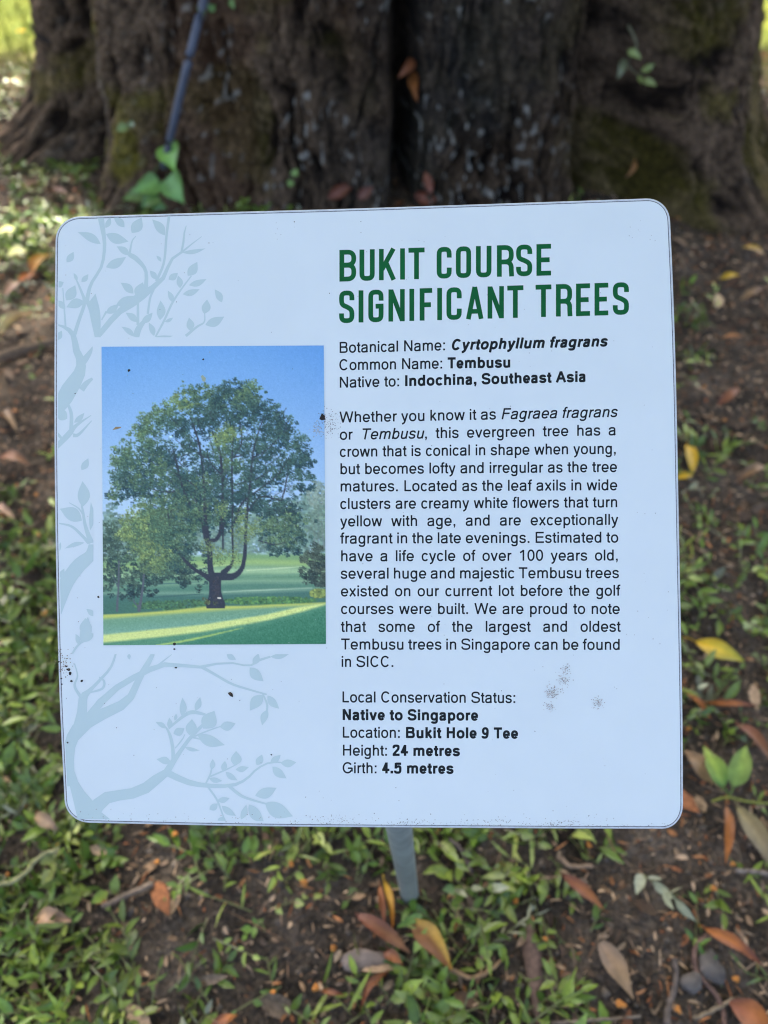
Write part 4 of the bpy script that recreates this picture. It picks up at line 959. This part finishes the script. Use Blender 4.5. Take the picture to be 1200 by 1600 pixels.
for args in [
 ('yellow leaf with green tip lying right of the sign', (1066,995), (1163,1034), 34, YL, (.34,.34,.04), dict(curl=.15, arch=.06, stalk=.22)),
 ('small upright yellow leaf beside the right edge of the sign', (1073,690), (1082,742), 22, YL, YD, dict(curl=.3, stalk=.12)),
 ('short yellow leaf tucked against the right edge of the sign below another yellow leaf', (1056,748), (1084,743), 15, YL, YD, dict(stalk=.05)),
 ('curled yellow leaf on dark litter right of the trunk root', (1122,437), (1156,431), 14, YD, YL, dict(stalk=.1)),
 ('tan yellow leaf at the right frame edge near the trunk root', (1160,386), (1195,398), 17, YD, TAN, dict(stalk=.05)),
 ('pale yellow brown rolled leaf at the left frame edge', (0,523), (52,490), 26, (.5,.42,.2), TAN, dict(curl=.9, stalk=.05)),
 ('broad bright orange leaf left of the upper sign corner', (50,428), (84,398), 34, OR, YD, dict(curl=.5, stalk=.0)),
 ('small vivid orange leaf below the broad orange one', (28,442), (54,428), 17, (.5,.12,.015), OR, dict(stalk=.0)),
 ('pinkish tan leaf beside the small vivid orange leaf', (8,462), (34,440), 20, (.38,.2,.13), TAN, dict(stalk=.0)),
 ('dark orange brown leaf low on the left soil', (-6,716), (48,728), 26, OD, BRN, dict(curl=.5, stalk=.05)),
 ('reddish brown leaf lying pointed towards the post foot', (556,1428), (642,1490), 26, RED, BRN, dict(curl=.35, arch=.1, stalk=.02, fold=None)),
 ('brown leaf with folded yellow edge below the post', (634,1428), (706,1516), 40, BRN, OD, dict(curl=.45, arch=.12, stalk=.12, fold=-1)),
 ('narrow yellow leaf standing beside the post foot', (598,1366), (614,1458), 14, YD, OR, dict(curl=.8, stalk=.1, sweep=-.05)),
 ('narrow rust brown leaf left of the narrow yellow one', (593,1380), (602,1448), 13, OD, RED, dict(curl=.7, stalk=.05)),
 ('curled rust brown leaf strip below the grey chip', (607,1516), (562,1585), 15, OD, RED, dict(curl=.9, sweep=.16, stalk=.05)),
 ('short red brown leaf half hidden under the weeds below the post', (600,1488), (628,1506), 20, RED, OD, dict(stalk=.0)),
 ('slim red brown leaf on weeds right of the post', (872,1362), (944,1422), 21, RED, OD, dict(curl=.4, stalk=.08)),
 ('dull pinkish grey leaf on bare dark soil', (938,1472), (990,1562), 36, GRY, TAN, dict(curl=.3, stalk=.0, shape=.8)),
 ('orange leaf with long tip beside the grey stones', (1092,1446), (1192,1510), 24, OR, RED, dict(curl=.5, stalk=.08)),
 ('terracotta leaf cut by the bottom right frame corner', (1140,1566), (1215,1622), 44, RED, OR, dict(curl=.3, stalk=.0)),
 ('rusty red leaf lying at the right edge above the green sprig', (1148,1128), (1206,1190), 26, RED, BRN, dict(curl=.4, stalk=.05)),
 ('thin orange leaf right of the sign above the green sprig', (1098,1098), (1186,1104), 12, OR, RED, dict(curl=.6, stalk=.05)),
 ('thin dark orange leaf slanting from the right edge of the sign', (1066,1078), (1112,1124), 12, OD, OR, dict(curl=.6, stalk=.05)),
 ('crumpled tan leaf among weeds left below the sign', (56,1434), (112,1440), 30, TAN, (.4,.25,.17), dict(curl=.6, stalk=.0)),
 ('tan leaf half covered by weeds at the lower left sign corner', (56,1272), (92,1298), 22, TAN, GRY, dict(curl=.4, stalk=.0)),
 ('terracotta leaf tip at the bottom edge left of centre', (330,1604), (372,1586), 18, RED, OR, dict(stalk=.0)),
 ('small red brown leaf right of the bare soil at mid height', (1122,632), (1156,606), 16, RED, OD, dict(stalk=.0)),
 ('small dry brown leaf beside the orange fruit at the bottom', (502,1548), (540,1556), 11, OD, RED, dict(curl=.8, stalk=.0)),
 ('brown leaf arched over litter at right middle', (1150,752), (1196,730), 20, BRN, TAN, dict(curl=.6, arch=.25, stalk=.0)),
 ('light brown leaf on litter at the right edge below the trunk', (1156,470), (1200,452), 16, TAN, BRN, dict(curl=.6, stalk=.0)),
 ('rolled grey brown leaf left of the sign on bare soil', (8,640), (28,676), 16, GRY, TAN, dict(curl=.9, stalk=.0)),
 ('pale rolled dead leaf at the left edge below the dark orange leaf', (-4,790), (24,812), 16, (.4,.25,.18), TAN, dict(curl=.7, stalk=.0)),
 ('wide brown leaf beneath the upper left weeds', (30,300), (64,288), 16, BRN, TAN, dict(curl=.5, stalk=.0)),
 ('brown red leaf lying in front of the left buttress', (74,300), (108,306), 16, RED, BRN, dict(curl=.5, stalk=.0)),
]:
    lab, a, b, wpx, ca, cb, kw = args
    put_leaf('fallen_leaf', lab, 'leaf', a, b, wpx, ca, cb, FL, **kw)
for args in [('round pale green leaf at the left edge beside the sign', (8,404), (44,394), 36, PAL_), ('smaller round pale green leaf above the other at the left edge', (-4,366), (24,358), 20, PAL_)]:
    put_leaf('weed_leaf', args[0], 'leaf', args[1], args[2], args[3], args[4], args[4], 'round pale leaves', lift=.04, curl=.2, stalk=.0)

# green sprig of leaves broken off a branch, at the right
base_p = gpt(1138,1246,.02)
sprig = empty('fallen_sprig', (base_p[0], base_p[1], float(gz(base_p[0], base_p[1]))))
tag(sprig, 'broken sprig of green, tan and orange leaves on the litter right of the sign', 'sprig')
def part_leaf(a, b, wpx, ca, cb, label=None, la=.018, lb=.02, **kw):
    P0, P1 = gpt(*a, up=la), gpt(*b, up=lb); dep = project((P0+P1)/2)[2]
    V, Fc, C = leaf_geo(P0, P1, (0, 0, 1), wpx*dep/F, ca, cb, **kw)
    o = mesh('leaf', V, Fc, M_fleaf, sprig, col=C, smooth=True)
    if label: o['label'] = label
part_leaf((1137,1244), (1104,1172), 36, GRD, GRL, 'yellow green leaf', lb=.03, stalk=.2, curl=.2, arch=.05)
part_leaf((1140,1244), (1166,1166), 36, (.16,.25,.05), (.22,.30,.06), 'green leaf', lb=.035, stalk=.2, curl=.2, arch=.06)
part_leaf((1130,1236), (1098,1166), 18, (.38,.42,.1), GRL, 'small pale leaf', stalk=.5, lb=.014)
part_leaf((1128,1240), (1068,1172), 34, (.22,.15,.07), (.24,.14,.07), 'brown leaf', stalk=.2, lb=.01, curl=.3)
part_leaf((1135,1250), (1134,1350), 19, OD, OR, 'narrow orange brown leaf', stalk=.1, lb=.016, curl=.6)
part_leaf((1146,1250), (1204,1356), 36, OLV, (.2,.15,.09), 'olive tan leaf', stalk=.1, lb=.016, curl=.3)
st = [gpt(1112,1252,.016), gpt(1138,1246,.02), gpt(1165,1252,.016), gpt(1204,1256,.012)]
V, Fc = tube(smooth_path(st, 12), [.0018]*12, 6); mesh('stem', V, Fc, mat('green_stem', (.22,.24,.04), .5, noise=(90,.8,1.2)), sprig, smooth=True)

# grey chip, bark strip, stones, twigs, root
def lump(name, label, cat, px, py, rx, ry, rot, hgt, color, m, group=None, seed=0):
    P = gpt(px, py); dep = project(P)[2]; ax_, ay_ = rx*dep/F, ry*dep/F/.9
    g2 = np.random.default_rng(seed); nu, nv = 22, 10; V = []
    ph = g2.random(6)*6
    for j in range(nv+1):
        la = math.pi*(j/nv-.5)
        for i in range(nu):
            lo = 2*math.pi*i/nu
            f = 1+.16*math.sin(2*lo+ph[0])+.12*math.sin(3*lo+ph[1])+.07*math.sin(5*lo+ph[2]+3*la)+.04*math.sin(9*lo+ph[3]-5*la)
            x, y, z = math.cos(la)**.7*math.cos(lo)*ax_*f, math.cos(la)**.7*math.sin(lo)*ay_*f, math.sin(la)*hgt
            V.append((P[0]+x*math.cos(rot)-y*math.sin(rot), P[1]+x*math.sin(rot)+y*math.cos(rot), P[2]+hgt*.12+z+.004))
    Fc = [[j*nu+i, j*nu+(i+1) % nu, (j+1)*nu+(i+1) % nu, (j+1)*nu+i] for j in range(nv) for i in range(nu)]
    o = mesh(name, V, Fc, m, smooth=True, loc=(P[0], P[1], P[2])); return tag(o, label, cat, group)
M_chip = mat('weathered_chip', (.23,.185,.16), .8, noise=(60,.7,1.25), bump=(90,.5,.003))
M_stone = mat('grey_stone', (.13,.112,.098), .8, noise=(70,.65,1.3), bump=(120,.6,.003))
lump('wood_chip', 'flat pale grey chip lying on bare soil left of the post', 'chip', 568, 1501, 35, 15, -.06, .005, None, M_chip, seed=3)
lump('stone', 'larger dark grey stone behind the curved brown twig', 'stone', 1108, 1512, 21, 19, .4, .012, None, M_stone, 'grey stones in the soil', 5)
lump('stone', 'dark grey stone left of the curved brown twig', 'stone', 1078, 1536, 17, 14, 1, .011, None, M_stone, 'grey stones in the soil', 6)
def twig(name, label, cat, pts, r0, r1, color, group=None, lift=.008):
    P = smooth_path([gpt(x, y, lift) for x, y in pts], 22); P = P+rng.normal(size=P.shape)*.0006
    dep = project(P[0])[2]; V, Fc = tube(P, np.linspace(r0*dep/F, r1*dep/F, 22), 8)
    o = mesh(name, V, Fc, mat(name+'_bark', color, .8, noise=(120,.6,1.3), bump=(200,.6,.002)), smooth=True, loc=tuple(P[10])); return tag(o, label, cat, group)
TW = 'twigs on the ground'
twig('twig', 'curved red brown twig bending past the grey stones', 'twig', [(1106,1462),(1086,1482),(1090,1520),(1118,1552),(1130,1582),(1132,1615)], 4, 4, (.17,.10,.075), TW)
twig('twig', 'thin grey twig standing up the bare soil at lower right', 'twig', [(1054,1496),(1056,1530),(1046,1570),(1040,1600)], 4, 5, (.14,.11,.09), TW)
twig('twig', 'pale straw twig near the bottom right edge', 'twig', [(1085,1592),(1110,1580),(1146,1562)], 3.5, 3, (.26,.2,.13), TW)
twig('twig', 'curly dry stalk right of the brown yellow leaf', 'twig', [(700,1512),(735,1528),(765,1516),(790,1496)], 4, 2.5, (.30,.19,.10), TW, .012)
twig('twig', 'thick grey brown root at the left edge beside the sign', 'twig', [(-30,572),(20,552),(70,538),(130,526)], 11, 6, (.15,.105,.07), TW, .004)  # a root, drawn with the twig tube
twig('twig', 'straw coloured stem lying through the weeds at lower left', 'twig', [(-10,1386),(30,1372),(60,1340),(92,1326)], 4, 3, (.3,.29,.14), TW, .03)
twig('twig', 'brown twig crossing the bare soil below the sign at left', 'twig', [(160,1416),(190,1402),(240,1380)], 4, 5, (.2,.15,.11), TW, .012)
twig('twig', 'dark hooked twig left of the slim red brown leaf', 'twig', [(700,1310),(722,1330),(738,1364)], 4, 3, (.13,.1,.085), TW, .015)
twig('twig', 'brown twig arched among weeds below the lower right of the sign', 'twig', [(876,1340),(892,1354),(925,1352)], 4, 3, (.28,.19,.12), TW, .02)
twig('twig', 'long thin stem near the bottom edge right of the post', 'twig', [(860,1598),(930,1594),(1000,1588)], 2.5, 2, (.24,.19,.14), TW, .01)
twig('twig', 'straight pale twig lying between the sprig and the right edge', 'twig', [(1150,1360),(1178,1362),(1210,1368)], 4, 4, (.27,.22,.18), TW)
P = [gpt(x, y, .004) for x, y in [(828,1446),(836,1500),(834,1550),(842,1612)]]
V, Fc, C = leaf_geo(P[0], P[3], (0,0,1), .030, (.15,.095,.072), (.13,.085,.065), curl=-.5, arch=.01, stalk=0, shape=.55, nrow=26)
V[:, 2] += .006
V = np.vstack([V, V-[0, 0, .005]]); n2 = len(V)//2
Fc = Fc+[[j+n2 for j in f[::-1]] for f in Fc]+[[i*5, (i+1)*5, (i+1)*5+n2, i*5+n2][::-1] for i in range(25)]+[[i*5+4, (i+1)*5+4, (i+1)*5+4+n2, i*5+4+n2] for i in range(25)]
o = mesh('bark_strip', V, Fc, M_litter, col=np.vstack([C, C]), smooth=False, loc=tuple(P[1])); tag(o, 'long strip of dark brown bark lying towards the bottom edge', 'bark strip')

# small orange fruits: one of each kind, then copies
M_fruit = mat('orange_fruit', (.52,.20,.035), .5, noise=(220,.7,1.25), spec=.4, bump=(240,.5,.002))
def fruit_mesh(seed):
    g2 = np.random.default_rng(seed); V = []; nu, nv = 14, 9; ph = g2.random(4)*6
    for j in range(nv+1):
        la = math.pi*(j/nv-.5)
        for i in range(nu):
            lo = 2*math.pi*i/nu; f = (1+.16*math.sin(3*lo+ph[0])+.12*math.sin(2*lo+ph[1]+2*la))*(1-.22*max(0, math.sin(la))**6)
            V.append((math.cos(la)*math.cos(lo)*.0062*f, math.cos(la)*math.sin(lo)*.0052*f, math.sin(la)*.0048*f))
    Fc = [[j*nu+i, j*nu+(i+1) % nu, (j+1)*nu+(i+1) % nu, (j+1)*nu+i] for j in range(nv) for i in range(nu)]
    return V, Fc
FG = 'small orange fruits dropped on the ground'
protos = []
for sd_ in (1, 2, 3):
    V, Fc = fruit_mesh(sd_); protos.append(mesh('orange_fruit', V, Fc, M_fruit, smooth=True, loc=(0, 0, 0)))
used = set()
for k, (px, py, s_, lab) in enumerate([
 (273,1303,1.0,'orange fruit just under the bottom edge of the sign at left'), (245,1347,.8,'orange fruit on a weed above the bare soil patch at left'), (190,1421,1.05,'oval orange fruit at the centre of the bare soil patch at left'),
 (88,1319,.9,'orange fruit among dense weeds below the lower left sign corner'), (12,1367,.7,'pinkish orange fruit at the left frame edge in the weeds'), (72,1594,.9,'orange fruit at the bottom frame edge at far left'),
 (475,1379,1.1,'yellow orange fruit on weeds left of the post'), (455,1350,.8,'small orange fruit just above the yellow orange one left of the post'), (521,1481,1.0,'plump orange fruit above the flat grey chip'),
 (493,1543,1.1,'lobed orange fruit left below the flat grey chip'), (427,1550,.7,'small orange fruit in weeds left of the lobed one'), (920,1320,.9,'orange fruit on weeds under the lower right part of the sign'),
 (806,1408,.8,'orange fruit in the weeds right of the post'), (852,1467,.7,'tiny orange fruit beside the long bark strip'), (1145,1350,.8,'orange fruit below the narrow leaf of the sprig'),
 (1115,1388,.9,'orange fruit on a small weed below the sprig'), (970,1569,1.2,'bright orange fruit just below the pinkish grey leaf'), (1060,1578,.9,'orange fruit beside the thin grey twig'),
 (1150,1530,1.0,'yellow orange fruit right of the grey stones'), (1101,604,.9,'yellowish fruit on bare soil right of the sign'), (1133,656,.8,'ochre fruit below the small red brown leaf at right'),
 (57,773,.9,'orange fruit on soil left of the sign at mid height'), (70,958,1.0,'pale orange fruit in the weeds left of the printed photograph'), (1076,1138,.9,'ochre fruit beside the thin dark orange leaf')]):
    src = protos[k % 3]
    if k % 3 in used: o = src.copy(); COL.objects.link(o)
    else: o = src; used.add(k % 3)
    P = gpt(px, py, .014); o.location = P; o.scale = (s_*.86, s_*.78, s_*.7); o.rotation_euler = (rng.normal()*.5, rng.normal()*.5, rng.random()*6)
    tag(o, lab, 'fruit', FG)

# ------------------------------------------------------------------ things on the trunk
qx, qy, qd = project(TV)
ang = np.arctan2(TV[:, 0]-TC[0], -(TV[:, 1]-TC[1]))
front = np.abs(ang) < R(100)
def trunk_at(px, py, off=.0):
    m_ = front & (np.abs(qx-px) < 7) & (np.abs(qy-py) < 7)
    i = np.nonzero(m_)[0]; j = i[np.argmin(qd[i])]
    out = np.array([math.sin(ang[j]), -math.cos(ang[j]), 0])
    return TV[j]+out*off, out
ptsc = [CAM+ray(x, y)*(np.dot(trunk_at(x, y)[0]-CAM, fwd)-dz) for x, y, dz in [(256,262,.045),(316,8,.06)]]
ptsc = [ptsc[0]+(ptsc[1]-ptsc[0])*f+np.array([.0, -.03, 0])*math.sin(math.pi*f) for f in (0, .35, .7, 1)]
dc = (ptsc[-1]-ptsc[0])/np.linalg.norm(ptsc[-1]-ptsc[0])
for k_ in (.25, .6, 1.2, 2.0): ptsc.append(ptsc[3]+dc*k_)
P = smooth_path(ptsc, 60); V, Fc = tube(P, [.0102]*60, 12)
o = mesh('cable', V, Fc, mat('grey_cable', (.085,.10,.14), .45, noise=(60,.85,1.15), spec=.45), smooth=True, loc=tuple(P[0])); tag(o, 'blue grey cable running down the mossy left side of the trunk', 'cable')

M_green_leaf = mat('living_leaf', attr=True, rough=.35, spec=.5, noise=(60,.85,1.15))
def climber(name, label, cat, root, stem_pts, leaves, scol):
    P, _ = trunk_at(*root); e = empty(name, tuple(P)); tag(e, label, cat)
    sp_ = [trunk_at(x, y, .02)[0] for x, y in stem_pts]
    V, Fc = tube(smooth_path(sp_, 16), np.linspace(.004, .002, 16), 6); mesh('stem', V, Fc, mat(name+'_stem', scol, .6, noise=(80,.7,1.2)), e, smooth=True)
    for (a, b, wpx, c, shp) in leaves:
        p0, n0 = trunk_at(*a, .09); p1, n1 = trunk_at(*b, .09); p0 = CAM+ray(*a)*np.dot(p0-CAM, fwd); dep = project(p0)[2]
        # keep the blade at the depth of its base so it hangs free of the bark
        d1 = ray(*b); p1 = CAM+d1*np.dot(p0-CAM, fwd)
        V, Fc, C = leaf_geo(p0, p1, n0*.6+np.array([0, -.5, .5]), wpx*dep/F, c, np.array(c)*1.2, curl=.25, arch=.05, stalk=.08, shape=shp)
        mesh('leaf', V, Fc, M_green_leaf, e, col=C, smooth=True)
climber('creeper', 'green creeper with broad pointed leaves at the foot of the cable', 'creeper', (240,300), [(230,326),(245,290),(262,258),(268,230)],
 [((262,222),(274,268),48,(.15,.32,.05),.5),((262,272),(288,318),52,(.12,.27,.06),.5),((252,282),(208,300),34,(.13,.26,.05),.6),((246,300),(222,326),30,(.08,.16,.035),.6),((226,300),(192,312),22,(.11,.17,.035),.7),
  ((200,196),(182,204),16,(.16,.22,.06),.7),((205,200),(206,188),14,(.14,.2,.1),.7),((236,312),(262,326),24,(.08,.17,.04),.6)], (.10,.12,.04))
climber('epiphyte', 'pale epiphyte sprig with light green leaves in the right cleft of the trunk', 'epiphyte', (975,120), [(972,40),(978,70),(970,100),(980,122)],
 [((980,78),(1002,92),14,(.20,.25,.08),.8),((1000,112),(1024,100),12,(.15,.19,.045),.8),((998,118),(1002,132),10,(.17,.21,.05),.8),((1004,124),(1026,134),12,(.2,.24,.07),.8),((976,90),(964,124),16,(.12,.135,.07),.8)], (.18,.17,.1))
climber('seedling', 'tiny green seedling on the bark above the sign', 'seedling', (457,288), [(456,292),(457,280),(458,270)], [((456,282),(452,292),12,(.14,.24,.06),.8),((458,276),(464,264),12,(.16,.26,.07),.8)], (.12,.14,.05))
climber('leaf_shoot', 'small green shoot beside the cable at the top of the picture', 'shoot', (322,14), [(330,24),(325,16),(318,8)], [((322,20),(308,8),16,(.12,.22,.06),.8),((326,18),(336,8),16,(.10,.2,.06),.8),((360,-2),(366,14),12,(.12,.22,.06),.8)], (.12,.14,.05))
def wedged(label, items, cat='leaf'):
    e = None
    for (a, b, wpx, ca, cb) in items:
        p0, n0 = trunk_at(*a, .03); d1 = ray(*b); p1 = CAM+d1*(np.dot(p0-CAM, fwd)-.01); dep = project(p0)[2]
        V, Fc, C = leaf_geo(p0, p1, n0+np.array([rng.normal()*.3, 0, .3]), wpx*dep/F, ca, cb, curl=.6, arch=.1, stalk=.0)
        o = mesh('dry_leaf', V, Fc, M_fleaf, col=C, smooth=True, loc=tuple(p0)); tag(o, label, cat, 'dry leaves caught on the bark')
wedged('rusty orange dry leaf wedged in the central cleft of the trunk', [((640,112),(652,160),20,(.26,.095,.025),(.22,.075,.02))])
wedged('dark rust leaf wedged above the rusty orange one in the central cleft', [((638,90),(622,122),20,(.22,.075,.03),(.2,.07,.03))])
wedged('ochre leaf hanging on the bark above the upper right sign corner', [((972,246),(978,278),13,(.34,.16,.05),(.26,.12,.05))])
wedged('dark red leaf heaped at the foot of the central cleft', [((640,300),(684,312),24,(.16,.05,.03),(.2,.07,.035))])
wedged('rust leaf standing upright at the foot of the central cleft', [((664,300),(664,268),18,(.18,.06,.035),(.2,.07,.035))])
wedged('dark rust leaf heaped at the left foot of the trunk front', [((520,306),(556,286),22,(.15,.05,.03),(.18,.065,.035))])
wedged('purple brown leaf leaning at the foot of the trunk right of the rust one', [((556,308),(584,292),20,(.13,.055,.04),(.15,.06,.04))])
# dead stub on the left edge of the trunk, and a yellow flower on the lawn
p0, n0 = trunk_at(72, 74, -.01); V, Fc = tube(smooth_path([p0, CAM+ray(60,56)*np.dot(p0-CAM, fwd), CAM+ray(48,38)*np.dot(p0-CAM, fwd)], 10), np.linspace(.011, .004, 10), 8)
o = mesh('dead_stub', V, Fc, M_limb, tree, smooth=True)
P = gpt(40, 72); fl = empty('yellow_flower', tuple(P)); tag(fl, 'single yellow flower in the sunlit lawn left of the trunk', 'flower')
fv_, ff_ = [], []
for k in range(6):
    a = k*math.pi/3; c_, s_ = math.cos(a), math.sin(a); i = len(fv_)
    fv_ += [P+np.array([0, 0, .05]), P+np.array([c_*.012-s_*.006, s_*.012+c_*.006, .056]), P+np.array([c_*.024, s_*.024, .054]), P+np.array([c_*.012+s_*.006, s_*.012-c_*.006, .056])]; ff_.append([i, i+1, i+2, i+3])
mesh('petals', fv_, ff_, mat('yellow_petal', (.75,.55,.02), .5, noise=(80,.9,1.1)), fl)
V, Fc = tube(np.array([P-[0,0,.005], P+[.003,0,.025], P+[0,0,.05]]), [.0015]*3, 6); mesh('stem', V, Fc, M_weed, fl, col=np.array([.1,.16,.04]))
